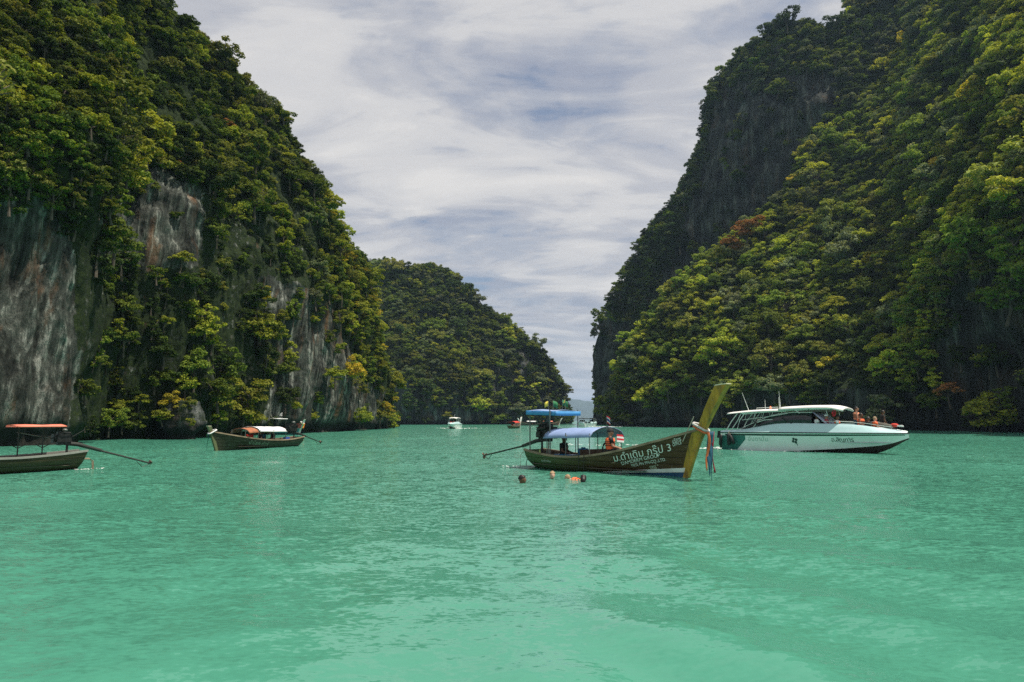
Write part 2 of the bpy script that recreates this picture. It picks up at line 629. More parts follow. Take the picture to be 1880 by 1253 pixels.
def cover_left(px, py, V):
    # ragged edges: the outlines wander by a metre or two
    px = px + 26 * fbm(V[:, 0] * 0.16, V[:, 1] * 0.16, V[:, 2] * 0.16, 4)
    py = py + 44 * fbm(V[:, 0] * 0.16 + 30, V[:, 1] * 0.16, V[:, 2] * 0.16, 4)
    c = np.full(px.shape, 0.95)
    for poly, v in reversed(BARE_L):
        c[in_poly(px, py, poly)] = v + 0.22 if v else 0.06
    c[in_poly(px, py, BARE_L[3][0]) & ~in_poly(px, py, BARE_L[1][0]) & ~in_poly(px, py, BARE_L[2][0])] = 0.66  # overhang shade over dark wet rock, put in as thicker moss cover
    return c


BARE_F = [([(1000, 650), (1060, 650), (1060, 800), (1000, 800)], 0.30),
          ([(905, 640), (965, 630), (1000, 720), (1000, 800), (880, 800), (900, 700)], 0.10),
          ([(680, 690), (900, 720), (1060, 740), (1060, 800), (680, 800)], 0.12),
          ([(1028, 715), (1060, 715), (1060, 790), (1028, 790)], 0.05),
          ([(790, 520), (850, 540), (900, 640), (800, 640)], 0.55)]
BARE_R1 = [([(1318, 165), (1420, 140), (1545, 135), (1560, 230), (1440, 380), (1330, 470), (1240, 560), (1200, 545), (1245, 440), (1285, 330)], 0.05),
           ([(1080, 560), (1112, 560), (1125, 590), (1180, 600), (1180, 800), (1080, 800)], 0.08)]
BARE_R2 = [([(1755, 500), (1900, 470), (2300, 430), (2300, 830), (1700, 830), (1720, 640)], 0.10),
           ([(1130, 740), (1760, 700), (1760, 830), (1130, 830)], 0.18)]


def density(px, py, zones, default=1.0):
    d = np.full(np.shape(px), default)
    for poly, v in reversed(zones):
        d[in_poly(px, py, poly)] = v
    return d


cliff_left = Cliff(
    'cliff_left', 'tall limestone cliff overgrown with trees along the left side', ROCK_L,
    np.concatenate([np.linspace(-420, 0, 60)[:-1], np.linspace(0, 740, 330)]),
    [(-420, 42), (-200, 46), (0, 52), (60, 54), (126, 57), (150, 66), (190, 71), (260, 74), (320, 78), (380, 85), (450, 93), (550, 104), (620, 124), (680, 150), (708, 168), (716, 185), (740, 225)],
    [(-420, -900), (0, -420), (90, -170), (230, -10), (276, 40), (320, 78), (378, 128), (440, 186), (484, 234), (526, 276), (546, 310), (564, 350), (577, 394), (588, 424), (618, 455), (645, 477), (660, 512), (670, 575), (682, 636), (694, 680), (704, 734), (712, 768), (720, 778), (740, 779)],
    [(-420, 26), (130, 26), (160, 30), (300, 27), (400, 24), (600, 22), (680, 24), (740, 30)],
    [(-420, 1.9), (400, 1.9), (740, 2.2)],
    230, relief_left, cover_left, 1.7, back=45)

cliff_far = Cliff(
    'hill_far', 'steep wooded limestone hill closing the end of the lagoon', ROCK_F,
    np.linspace(560, 1054, 210),
    [(560, 330), (720, 312), (850, 322), (975, 345), (1026, 372), (1040, 395), (1054, 450)],
    [(560, 540), (640, 505), (676, 488), (700, 484), (740, 496), (790, 493), (830, 506), (860, 538), (880, 566), (930, 598), (960, 620), (996, 662), (1010, 694), (1026, 722), (1038, 742), (1044, 768), (1054, 777)],
    [(560, 14), (900, 20), (1000, 30), (1062, 30)],
    [(560, 1.3), (900, 1.6), (1062, 2.2)],
    150, relief_far, lambda px, py, V: 0.15 + 0.75 * density(px, py, BARE_F), 4.1, back=120)

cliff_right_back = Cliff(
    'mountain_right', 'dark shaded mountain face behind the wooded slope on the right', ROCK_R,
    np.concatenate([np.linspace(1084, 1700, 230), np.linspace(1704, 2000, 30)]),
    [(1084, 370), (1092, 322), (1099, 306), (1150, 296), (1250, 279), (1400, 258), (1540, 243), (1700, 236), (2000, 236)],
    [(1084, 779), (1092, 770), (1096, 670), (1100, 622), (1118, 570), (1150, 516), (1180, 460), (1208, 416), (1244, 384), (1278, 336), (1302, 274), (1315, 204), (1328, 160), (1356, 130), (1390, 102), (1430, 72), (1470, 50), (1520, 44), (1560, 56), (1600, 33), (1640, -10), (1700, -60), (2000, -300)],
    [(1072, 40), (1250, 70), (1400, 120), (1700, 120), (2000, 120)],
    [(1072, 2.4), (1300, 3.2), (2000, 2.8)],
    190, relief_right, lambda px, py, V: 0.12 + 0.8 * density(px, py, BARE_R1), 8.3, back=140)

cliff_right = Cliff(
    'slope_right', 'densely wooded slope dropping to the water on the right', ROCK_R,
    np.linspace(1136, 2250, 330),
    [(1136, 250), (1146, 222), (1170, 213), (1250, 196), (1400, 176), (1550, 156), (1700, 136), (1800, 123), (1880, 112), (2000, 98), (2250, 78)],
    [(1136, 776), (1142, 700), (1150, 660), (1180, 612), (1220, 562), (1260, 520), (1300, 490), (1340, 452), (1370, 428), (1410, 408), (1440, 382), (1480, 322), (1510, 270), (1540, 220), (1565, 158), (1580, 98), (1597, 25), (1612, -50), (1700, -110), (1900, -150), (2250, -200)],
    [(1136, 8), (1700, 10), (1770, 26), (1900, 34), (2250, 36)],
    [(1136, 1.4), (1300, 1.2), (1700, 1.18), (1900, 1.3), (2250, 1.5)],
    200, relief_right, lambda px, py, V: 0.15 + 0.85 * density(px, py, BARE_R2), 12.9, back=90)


# ------------------------------------------------------------------ distant coast and air
def far_ridge():
    xs = np.linspace(-400, 1500, 160)
    prof = 190 + 60 * fbm(xs * 0.004, 0, 0.4, 3) - 0.05 * (xs - 400)
    Y = 5600
    V, F = [], []
    rows = [(-80, -5), (0, 0.0), (120, 0.45), (300, 0.85), (420, 1.0), (900, 0.6), (1500, 0.0)]
    for k, (dy, f) in enumerate(rows):
        for x, p in zip(xs, prof):
            n = 18 * float(fbm(x * 0.01, dy * 0.01, 2.2, 3))
            V.append((x, Y + dy + n * 4, p * f + (n if 0 < f else 0) if f > 0 else f))
    F = grid_faces(len(rows), len(xs))
    m = simple_mat('distant_forest', (0.05, 0.07, 0.04), 0.9, spec=0.1, vary=0.3, scale=0.01)
    me = np_mesh('distant_hills', np.array(V), F, [m])
    o = bpy.data.objects.new('distant_hills', me)
    COL.objects.link(o)
    tag(o, 'pale blue hazy coast far off in the gap between the cliffs', kind='structure')


far_ridge()


def build_haze():
    m = bpy.data.materials.new('haze')
    m.use_nodes = True
    nt = m.node_tree
    nt.nodes.clear()
    out = nt.nodes.new('ShaderNodeOutputMaterial')
    v = nt.nodes.new('ShaderNodeVolumePrincipled')
    v.inputs['Color'].default_value = (0.50, 0.71, 1.0, 1)
    v.inputs['Density'].default_value = HAZE_DENSITY
    v.inputs['Anisotropy'].default_value = 0.2
    nt.links.new(v.outputs[0], out.inputs['Volume'])
    x0, x1, y0, y1, z0, z1 = -9500, 9500, -9500, 9500, -4, 330
    V = [(x, y, z) for z in (z0, z1) for y in (y0, y1) for x in (x0, x1)]
    F = [(0, 2, 3, 1), (4, 5, 7, 6), (0, 1, 5, 4), (2, 6, 7, 3), (0, 4, 6, 2), (1, 3, 7, 5)]
    o = mesh_obj('haze', V, F, m)
    tag(o, 'thin bluish sea haze filling the air', kind='stuff')


HAZE_DENSITY = 0.00013
build_haze()


# ------------------------------------------------------------------ trees
def make_crown(seed, kind='broad', n_puff=15, leaves=95):
    """leaf-card crown in a unit sphere; several flattened puffs so light and dark clumps show"""
    rg = np.random.default_rng(seed)
    cs, rs = [], []
    for i in range(n_puff):
        a = rg.uniform(0, 2 * math.pi)
        rad = rg.uniform(0.0, 0.78) ** 0.7
        if kind == 'umbrella':
            z = 0.25 - 0.35 * rad ** 2 + rg.normal(0, 0.13)
            pr = rg.uniform(0.14, 0.27)
        elif kind == 'drape':
            z = rg.uniform(-0.95, 0.45)
            rad *= 0.75
            pr = rg.uniform(0.13, 0.28)
        else:
            z = rg.uniform(-0.5, 0.62) * math.sqrt(max(0.05, 1 - rad * rad)) + rg.normal(0, 0.06)
            pr = rg.uniform(0.14, 0.34)
        cs.append((rad * math.cos(a), rad * math.sin(a), z))
        rs.append(pr)
    cs, rs = np.array(cs), np.array(rs)
    pts, nrm, var = [], [], []
    for c, pr in zip(cs, rs):
        n = int(leaves * (pr / 0.27) ** 2)
        d = rg.normal(size=(n, 3))
        d[:, 2] = np.where(d[:, 2] < 0, d[:, 2] * 0.45, d[:, 2])
        d /= np.linalg.norm(d, axis=1)[:, None]
        rr = pr * (rg.uniform(0.5, 1.05, n) + 0.35 * (rg.random(n) < 0.10) * rg.random(n))[:, None]
        p = c + d * rr * np.array([1, 1, 0.62])
        pts.append(p)
        nrm.append(d)
        pv = rg.uniform(-0.18, 0.18)
        var.append(np.clip(rg.normal(0.45 + pv, 0.2, n), 0, 1))
    pts, nrm, var = np.vstack(pts), np.vstack(nrm), np.concatenate(var)
    n = len(pts)
    nn = nrm * 0.7 + rg.normal(size=(n, 3)) * 0.45 + np.array([0, 0, 0.7])
    nn /= np.linalg.norm(nn, axis=1)[:, None]
    t = np.cross(nn, rg.normal(size=(n, 3)))
    t /= np.linalg.norm(t, axis=1)[:, None]
    b = np.cross(nn, t)
    L = rg.uniform(0.040, 0.090, n)[:, None]
    W = L * rg.uniform(0.5, 0.8, n)[:, None]
    droop = nn * L * 0.25
    q = np.stack([pts - t * L - droop, pts - b * W, pts + t * L - droop, pts + b * W], 1).reshape(-1, 3)
    F = np.arange(n * 4).reshape(-1, 4)
    return q, F, np.repeat(var, 4), cs


def tube(pts, radii, seg=6):
    V, F = [], []
    pts = [Vector(p) for p in pts]
    for i, p in enumerate(pts):
        t = (pts[min(i + 1, len(pts) - 1)] - pts[max(i - 1, 0)])
        if t.length < 1e-9:
            t = Vector((0, 0, 1))
        t.normalize()
        u = t.cross(Vector((0, 0, 1)) if abs(t.z) < 0.9 else Vector((1, 0, 0))).normalized()
        w = t.cross(u)
        for k in range(seg):
            a = 2 * math.pi * k / seg
            V.append(p + (u * math.cos(a) + w * math.sin(a)) * radii[i])
    for i in range(len(pts) - 1):
        for k in range(seg):
            F.append((i * seg + k, i * seg + (k + 1) % seg, (i + 1) * seg + (k + 1) % seg, (i + 1) * seg + k))
    F.append(tuple(range(seg - 1, -1, -1)))
    F.append(tuple(range((len(pts) - 1) * seg, len(pts) * seg)))
    return V, F


def make_trunk(seed, cs, bare=False):
    rg = random.Random(seed)
    V, F = [], []

    def add(v, f):
        o = len(V)
        V.extend(v)
        F.extend([tuple(i + o for i in q) for q in f])
    top = Vector((rg.uniform(-.1, .1), rg.uniform(-.1, .1), 0.0))
    base = Vector((rg.uniform(-.12, .12), rg.uniform(-.12, .12), -1.25))
    mid = (top + base) / 2 + Vector((rg.uniform(-.1, .1), rg.uniform(-.1, .1), 0))
    add(*tube([base, mid, top], [0.07, 0.05, 0.035]))
    for c in (cs if bare else cs[::3]):
        c = Vector(c)
        st = mid.lerp(top, rg.uniform(0.2, 1))
        add(*tube([st, st.lerp(c, 0.5) + Vector((0, 0, -0.05)), c], [0.03, 0.02, 0.01], 5))
    return V, F


def crown_mesh(name, data, mats):
    q, F, var, cs = data
    me = np_mesh(name, q, F, mats, smooth=False)
    a = me.attributes.new('leafvar', 'FLOAT', 'POINT')
    a.data.foreach_set('value', var.astype(np.float32))
    return me


KINDS = ['broad'] * 7 + ['umbrella'] * 3 + ['drape'] * 4 + ['bare'] * 2
CROWN, TRUNK, SRC = [], [], []
src_col = bpy.data.collections.new('tree_forms')          # never linked to the scene
for i, kd in enumerate(KINDS):
    data = make_crown(100 + i, kd, 20 + (i * 5) % 11, 95 if kd != 'bare' else 16)
    CROWN.append(crown_mesh('crown', data, [LEAF]))
    tv, tf = make_trunk(200 + i, data[3], kd == 'bare')
    me = bpy.data.meshes.new('trunk')
    me.from_pydata([tuple(v) for v in tv], [], tf)
    me.materials.append(BARK)
    me.update()
    TRUNK.append(me)
    # one joined form for the mass of the forest
    nv = len(data[0])
    q4 = [f for f in tf if len(f) == 4]
    V = np.vstack([data[0], np.array([tuple(v) for v in tv])])
    F = np.vstack([data[1], np.array(q4) + nv])
    sm = np_mesh('tree_form', V, F, [LEAF, BARK], smooth=False)
    sm.polygons.foreach_set('material_index', np.concatenate([np.zeros(len(data[1]), np.int32), np.ones(len(q4), np.int32)]))
    a = sm.attributes.new('leafvar', 'FLOAT', 'POINT')
    a.data.foreach_set('value', np.concatenate([data[2], np.full(len(tv), 0.5)]).astype(np.float32))
    so = bpy.data.objects.new('tree_form_%02d' % i, sm)
    src_col.objects.link(so)
    SRC.append(so)

TINTS = {
    'deep green': (0.045, 0.075, 0.018),
    'green': (0.115, 0.158, 0.025),
    'olive': (0.150, 0.168, 0.036),
    'yellow-green': (0.225, 0.250, 0.032),
    'golden': (0.310, 0.262, 0.030),
    'rust-red': (0.260, 0.125, 0.050),
    'grey-green': (0.120, 0.145, 0.080),
}
TREES = []      # dicts


def scatter(cl, n_try, size, zones, tint_fn, spacing=0.62, default=1.0, clump=0.35, clump_scale=0.06, rows=None, shrub=False):
    P = cl.P
    nr, nc = cl.nrow, cl.ncol
    a = P[:-1, :-1].reshape(-1, 3)
    b = P[:-1, 1:].reshape(-1, 3)
    c = P[1:, 1:].reshape(-1, 3)
    d = P[1:, :-1].reshape(-1, 3)
    cr = np.cross(c - a, d - b)
    area = 0.5 * np.linalg.norm(cr, axis=1)
    nrm = cr / (np.linalg.norm(cr, axis=1)[:, None] + 1e-9)
    flip = np.einsum('ij,ij->i', nrm, cl.n[:-1, :-1].reshape(-1, 3) + np.array([0, 0, 0.4])) < 0
    nrm[flip] *= -1
    # weigh by what the place shows: area over distance, so that far crests are not starved
    w = area.copy()
    zc = (a[:, 2] + c[:, 2]) / 2
    w[zc < 1.5] = 0
    rowi = np.repeat(np.arange(nr - 1), nc - 1)
    w[rowi >= nr - 3] *= 0.15
    idx = RNG.choice(len(w), n_try, p=w / w.sum())
    u, v = RNG.random(n_try), RNG.random(n_try)
    pts = (a[idx] * ((1 - u) * (1 - v))[:, None] + b[idx] * (u * (1 - v))[:, None] + c[idx] * (u * v)[:, None] + d[idx] * ((1 - u) * v)[:, None])
    nn = nrm[idx]
    px, py, f = project(pts)
    dens = density(px, py, zones, default)
    cl_n = fbm(pts[:, 0] * clump_scale, pts[:, 1] * clump_scale, pts[:, 2] * clump_scale, 3)
    dens = dens * np.clip(1.0 - clump + cl_n * 2.4 * clump * 2, 0.0, 1.3)
    keep = RNG.random(n_try) < dens
    inview = (px > -60) & (px < 1940) & (py > -80)
    keep &= inview | (RNG.random(n_try) < 0.3)
    cl_n = fbm(pts[:, 0] * 0.11, pts[:, 1] * 0.11, pts[:, 2] * 0.11 + 7, 3) if 'left' in cl.name else fbm(pts[:, 0] * 0.05, pts[:, 1] * 0.05, pts[:, 2] * 0.05 + 7, 3)
    pts, nn, px, py, f, cl_n = pts[keep], nn[keep], px[keep], py[keep], f[keep], cl_n[keep]
    cellsz = size * 2.2
    occ = {}
    for i in range(len(pts)):
        s = size * float(np.clip(RNG.lognormal(0, 0.38), 0.45, 2.1))
        p = pts[i]
        if spacing > 0:
            key = tuple(int(math.floor(v / cellsz)) for v in p)
            bad = False
            for dx in (-1, 0, 1):
                for dy in (-1, 0, 1):
                    for dz in (-1, 0, 1):
                        for q, qs in occ.get((key[0] + dx, key[1] + dy, key[2] + dz), ()):
                            if (q[0] - p[0]) ** 2 + (q[1] - p[1]) ** 2 + (q[2] - p[2]) ** 2 < (spacing * (qs + s)) ** 2:
                                bad = True
                                break
            if bad:
                continue
            occ.setdefault(key, []).append((p, s))
        n = nn[i]
        steep = 1 - max(0.0, n[2])
        out = np.array([n[0], n[1], 0.0])
        out /= (np.linalg.norm(out) + 1e-6)
        lift = 0.0 if shrub else 1.0
        centre = p + out * s * (0.05 + (0.15 + 0.35 * lift) * steep) + np.array([0, 0, s * (0.1 + lift * (0.1 + 0.45 * (1 - steep)))])
        if (cl.name == 'mountain_right' and px[i] - s / f[i] * FPX < 1086 and py[i] > 560) or (cl.name == 'hill_far' and px[i] + s / f[i] * FPX > 1053):
            continue
        t, tint = tint_fn(px[i], py[i])
        lum = 1.12 + 0.95 * float(np.clip(cl_n[i], -0.5, 0.5))
        tint = tuple(c * lum for c in tint)
        TREES.append(dict(c=centre, root=p, out=out, r=s, tone=t, tint=tint, cliff=cl.name, px=px[i], py=py[i], steep=steep, shrub=shrub))


def pick(opts):
    ks, ws = zip(*opts)
    t = random.choices(ks, ws)[0]
    j = random.uniform(0.82, 1.18)
    g = random.uniform(0.92, 1.08)
    b = TINTS[t]
    return t, (b[0] * j, b[1] * j * g, b[2] * j)


def tint_left(px, py):
    edge = px > 560 or (px > 470 and py < 330)
    if px > 600 and py > 330:
        return pick([('golden', 1.8), ('yellow-green', 4), ('green', 2), ('olive', 1.5)])
    if edge:
        return pick([('green', 3), ('yellow-green', 3), ('grey-green', 2), ('olive', 1)])
    if py > 480:
        return pick([('deep green', 2), ('green', 3), ('yellow-green', 3), ('golden', 0.25), ('rust-red', 0.05)])
    return pick([('deep green', 2), ('green', 3.5), ('olive', 3), ('yellow-green', 3.5), ('golden', 0.3), ('rust-red', 0.05)])


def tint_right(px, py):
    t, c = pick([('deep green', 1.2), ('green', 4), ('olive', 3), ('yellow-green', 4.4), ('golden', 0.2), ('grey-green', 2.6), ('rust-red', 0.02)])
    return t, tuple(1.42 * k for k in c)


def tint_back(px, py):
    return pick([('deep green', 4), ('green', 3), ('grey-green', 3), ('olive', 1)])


def tint_far(px, py):
    t, c = pick([('deep green', 2.5), ('green', 3), ('grey-green', 2.8), ('olive', 2.5), ('yellow-green', 1.4)])
    return t, tuple(1.2 * k for k in c)


def tint_shrub(px, py):
    return pick([('deep green', 5), ('green', 3), ('olive', 1.0), ('yellow-green', 0.4)])


scatter(cliff_left, 24000, 1.55, BARE_L, tint_left, 0.44, clump=0.55, clump_scale=0.075)
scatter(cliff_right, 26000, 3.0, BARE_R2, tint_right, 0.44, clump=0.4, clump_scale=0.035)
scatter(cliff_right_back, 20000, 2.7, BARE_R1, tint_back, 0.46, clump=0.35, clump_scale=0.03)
scatter(cliff_far, 20000, 2.9, BARE_F, tint_far, 0.44, clump=0.4, clump_scale=0.03)
SHRUB_L = [(p, 0.20 if i == 3 else v) for i, (p, v) in enumerate(BARE_L)]
scatter(cliff_left, 9000, 0.95, SHRUB_L, tint_shrub, 0, clump=0.1, shrub=True)
scatter(cliff_right, 11000, 1.8, BARE_R2, tint_shrub, 0, clump=0.1, shrub=True)
scatter(cliff_right_back, 7000, 1.8, BARE_R1, tint_shrub, 0, clump=0.1, shrub=True)
scatter(cliff_far, 6000, 2.1, BARE_F, tint_shrub, 0, clump=0.1, shrub=True)
print('TREES', len(TREES))


def add_tree(px, py, Y, r, tone, cliff, kind=None, label=None):
    c = at(px, py, Y)
    b = TINTS[tone]
    TREES.append(dict(c=np.array(c), root=np.array(c) + np.array([0, 0.5, -r]), out=np.array([0, -1.0, 0]), r=r, tone=tone, tint=b, cliff=cliff,
                      px=px, py=py, steep=0.5, kind=kind, label=label, force=True))


def finish_trees():
    for t in TREES:
        t['px'], t['py'], t['f'] = (float(v) for v in project(t['c']))
        t['pr'] = t['r'] / t['f'] * FPX
        t['seen'] = -t['pr'] < t['px'] < 1880 + t['pr'] and -t['pr'] < t['py'] < 800
    order = sorted(range(len(TREES)), key=lambda i: (not TREES[i].get('force', False), bool(TREES[i].get('shrub')), not TREES[i]['seen'], -TREES[i]['pr']))
    solo = [TREES[i] for i in order[:300] if TREES[i]['seen']]
    rest = [TREES[i] for i in order if not any(TREES[i] is s for s in solo)] if False else [TREES[i] for i in order[len(solo):]]
    for t in TREES:
        k = t.get('kind')
        if k is None:
            k = random.choice(range(10, 14)) if (t['steep'] > 0.8 and random.random() < 0.45) else random.choice(range(0, 6)) if t.get('shrub') else random.choice((14, 15)) if random.random() < 0.05 else random.choice(range(0, 10))
        t['k'] = k
        t['rz'] = random.uniform(0, 2 * math.pi)
        t['sc'] = (t['r'] * random.uniform(0.9, 1.15), t['r'] * random.uniform(0.9, 1.15), t['r'] * random.uniform(0.8, 1.15))
    label_trees(solo)
    for t in solo:
        o = bpy.data.objects.new('tree', None)
        o.empty_display_size = 0.2
        base = Vector(t['root'])
        o.location = base
        COL.objects.link(o)
        tag(o, t['label'], 'tree', t['group'])
        off = Vector(t['c']) - base
        for nm, me in (('crown', CROWN[t['k']]), ('trunk', TRUNK[t['k']])):
            p = bpy.data.objects.new(nm, me)
            p.parent = o
            p.location = off
            p.scale = t['sc']
            p.rotation_euler = (0, 0, t['rz'])
            p['tint'] = [float(x) for x in t['tint']]
            COL.objects.link(p)
    forest('forest', 'mass of smaller trees and shrubs covering the cliffs', rest)


def forest(name, label, rest):
    me = bpy.data.meshes.new(name)
    n = len(rest)
    me.vertices.add(n)
    me.vertices.foreach_set('co', np.array([t['c'] for t in rest], np.float32).ravel())
    for nm, typ, key in (('tint', 'FLOAT_COLOR', None), ('rot', 'FLOAT_VECTOR', None), ('scl', 'FLOAT_VECTOR', None), ('pick', 'INT', None)):
        at_ = me.attributes.new(nm, typ, 'POINT')
        if nm == 'tint':
            at_.data.foreach_set('color', np.array([(*t['tint'], 1) for t in rest], np.float32).ravel())
        elif nm == 'rot':
            at_.data.foreach_set('vector', np.array([(0, 0, t['rz']) for t in rest], np.float32).ravel())
        elif nm == 'scl':
            at_.data.foreach_set('vector', np.array([t['sc'] for t in rest], np.float32).ravel())
        else:
            at_.data.foreach_set('value', np.array([t['k'] for t in rest], np.int32))
    me.update()
    o = bpy.data.objects.new(name, me)
    COL.objects.link(o)
    tag(o, label, kind='stuff')
    ng = bpy.data.node_groups.new('scatter_' + name, 'GeometryNodeTree')
    ng.interface.new_socket('Geometry', in_out='INPUT', socket_type='NodeSocketGeometry')
    ng.interface.new_socket('Geometry', in_out='OUTPUT', socket_type='NodeSocketGeometry')
    gi, go = ng.nodes.new('NodeGroupInput'), ng.nodes.new('NodeGroupOutput')
    ci = ng.nodes.new('GeometryNodeCollectionInfo')
    ci.inputs['Collection'].default_value = src_col
    ci.inputs['Separate Children'].default_value = True
    ci.inputs['Reset Children'].default_value = True
    ip = ng.nodes.new('GeometryNodeInstanceOnPoints')
    ip.inputs['Pick Instance'].default_value = True

    def attr(nm, typ):
        a = ng.nodes.new('GeometryNodeInputNamedAttribute')
        a.data_type = typ
        a.inputs['Name'].default_value = nm
        return a.outputs['Attribute']
    L = ng.links.new
    m2p = ng.nodes.new('GeometryNodeMeshToPoints')
    L(gi.outputs[0], m2p.inputs['Mesh'])
    L(m2p.outputs[0], ip.inputs['Points'])
    L(ci.outputs[0], ip.inputs['Instance'])
    L(attr('pick', 'INT'), ip.inputs['Instance Index'])
    e2r = ng.nodes.new('FunctionNodeEulerToRotation')
    L(attr('rot', 'FLOAT_VECTOR'), e2r.inputs[0])
    L(e2r.outputs[0], ip.inputs['Rotation'])
    L(attr('scl', 'FLOAT_VECTOR'), ip.inputs['Scale'])
    L(ip.outputs[0], go.inputs[0])
    md = o.modifiers.new('scatter', 'NODES')
    md.node_group = ng
    return o


PLACE = {'cliff_left': 'left cliff', 'hill_far': 'far hill', 'mountain_right': 'dark mountain', 'slope_right': 'right slope'}
ORD = ['first', 'second', 'third', 'fourth', 'fifth', 'sixth', 'seventh', 'eighth', 'ninth', 'tenth', 'eleventh', 'twelfth', 'thirteenth', 'fourteenth']


def label_trees(solo):
    cells = {}
    for t in solo:
        t['group'] = 'trees on the ' + PLACE[t['cliff']]
        if t.get('label'):
            continue
        y, x = t['py'], t['px']
        h = ('near the water on' if y > 690 else 'low on' if y > 560 else 'midway up' if y > 400 else 'high on' if y > 200 else 'topmost on')
        if t['cliff'] == 'cliff_left':
            w = ('over the red canopy' if x < 130 else 'over the dark recess' if x < 300 else 'over the moored boat' if x < 480 else 'over pale rock' if x < 600 else 'at its sunlit end')
        elif t['cliff'] == 'slope_right':
            w = ('at its inner end' if x < 1240 else 'behind the yellow prow' if x < 1400 else 'over the hardtop' if x < 1560 else 'over the speedboat bow' if x < 1690 else 'by the dark rock')
        elif t['cliff'] == 'mountain_right':
            w = 'on its seaward edge' if x < 1300 else 'on its ridge'
        else:
            w = 'over the white boat' if x < 880 else 'on its seaward shoulder'
        size = 'big' if t['pr'] > 42 else 'medium' if t['pr'] > 30 else 'small'
        cells.setdefault((t['cliff'], h, w, t['tone'], size), []).append(t)
    for (cl, h, w, tone, size), ts in cells.items():
        base = '%s %s tree %s the %s %s' % (size, tone, h, PLACE[cl], w)
        ts.sort(key=lambda t: t['px'])
        n = len(ts)
        for i, t in enumerate(ts):
            if n == 1:
                suf = ''
            elif n == 2:
                suf = (', left one', ', right one')[i]
            elif n == 3:
                suf = (', leftmost', ', middle', ', rightmost')[i]
            else:
                suf = ', leftmost' if i == 0 else ', rightmost' if i == n - 1 else ', %s from left' % ORD[min(i, 13)]
            t['label'] = base + suf




# ------------------------------------------------------------------ object helpers
class MB:
    def __init__(self):
        self.V, self.F, self.M = [], [], []

    def add(self, V, F, mi=0):
        o = len(self.V)
        self.V.extend([tuple(map(float, v)) for v in V])
        self.F.extend([tuple(int(i) + o for i in f) for f in F])
        self.M.extend([mi] * len(F))
        return self

    def box(self, c, s, rot=None, mi=0, taper=1.0):
        x, y, z = (k / 2 for k in s)
        V = [Vector((sx * x * (taper if sz > 0 else 1), sy * y * (taper if sz > 0 else 1), sz * z)) for sz in (-1, 1) for sy in (-1, 1) for sx in (-1, 1)]
        if rot is not None:
            V = [rot @ v for v in V]
        V = [v + Vector(c) for v in V]
        return self.add(V, [(0, 2, 3, 1), (4, 5, 7, 6), (0, 1, 5, 4), (2, 6, 7, 3), (0, 4, 6, 2), (1, 3, 7, 5)], mi)

    def tube(self, pts, r, seg=8, mi=0):
        rr = r if isinstance(r, (list, tuple)) else [r] * len(pts)
        return self.add(*tube(pts, rr, seg), mi)

    def ball(self, c, r, nu=10, nv=7, mi=0):
        r = (r, r, r) if isinstance(r, (int, float)) else r
        V, F = [], []
        for i in range(nv + 1):
            t = math.pi * i / nv
            for j in range(nu):
                a = 2 * math.pi * j / nu
                V.append((c[0] + r[0] * math.sin(t) * math.cos(a), c[1] + r[1] * math.sin(t) * math.sin(a), c[2] + r[2] * math.cos(t)))
        for i in range(nv):
            for j in range(nu):
                F.append((i * nu + j, i * nu + (j + 1) % nu, (i + 1) * nu + (j + 1) % nu, (i + 1) * nu + j)[::-1])
        return self.add(V, F, mi)

    def disc(self, c, n, r, th, seg=16, mi=0):
        n = Vector(n).normalized()
        c = Vector(c)
        return self.tube([c - n * th / 2, c + n * th / 2], r, seg, mi)

    def grid(self, rows, mi=0, closed=False):
        """rows of equal length -> quads"""
        nr, nc = len(rows), len(rows[0])
        V = [p for r in rows for p in r]
        return self.add(V, grid_faces(nr, nc, closed), mi)

    def sheet(self, rows, th, mi=0):
        """a cloth or panel of real thickness from a grid of points"""
        nr, nc = len(rows), len(rows[0])
        top = [Vector(p) for r in rows for p in r]
        nrm = [Vector((0, 0, 0)) for _ in top]
        F = grid_faces(nr, nc)
        for f in F:
            a, b, c, d = (top[i] for i in f)
            n = (c - a).cross(d - b)
            for i in f:
                nrm[i] += n
        bot = [p - n.normalized() * th if n.length > 0 else p for p, n in zip(top, nrm)]
        n0 = len(top)
        FF = [tuple(f) for f in F] + [tuple(n0 + i for i in f[::-1]) for f in F]
        ring = [j for j in range(nc)] + [i * nc + nc - 1 for i in range(1, nr)] + [(nr - 1) * nc + j for j in range(nc - 2, -1, -1)] + [i * nc for i in range(nr - 2, 0, -1)]
        for k in range(len(ring)):
            a, b = ring[k], ring[(k + 1) % len(ring)]
            FF.append((b, a, n0 + a, n0 + b))
        return self.add(top + bot, FF, mi)

    def build(self, name, mat, parent=None, smooth=False):
        o = mesh_obj(name, self.V, self.F, mat, parent, smooth)
        if max(self.M, default=0) > 0:
            o.data.polygons.foreach_set('material_index', np.array(self.M, np.int32))
        return o


def thing(name, label, cat, loc=(0, 0, 0), rz=0.0, group=None):
    o = bpy.data.objects.new(name, None)
    o.empty_display_size = 0.3
    o.location = loc
    o.rotation_euler = (0, 0, rz)
    COL.objects.link(o)
    return tag(o, label, cat, group)


def lerp(a, b, t):
    return a + (b - a) * t


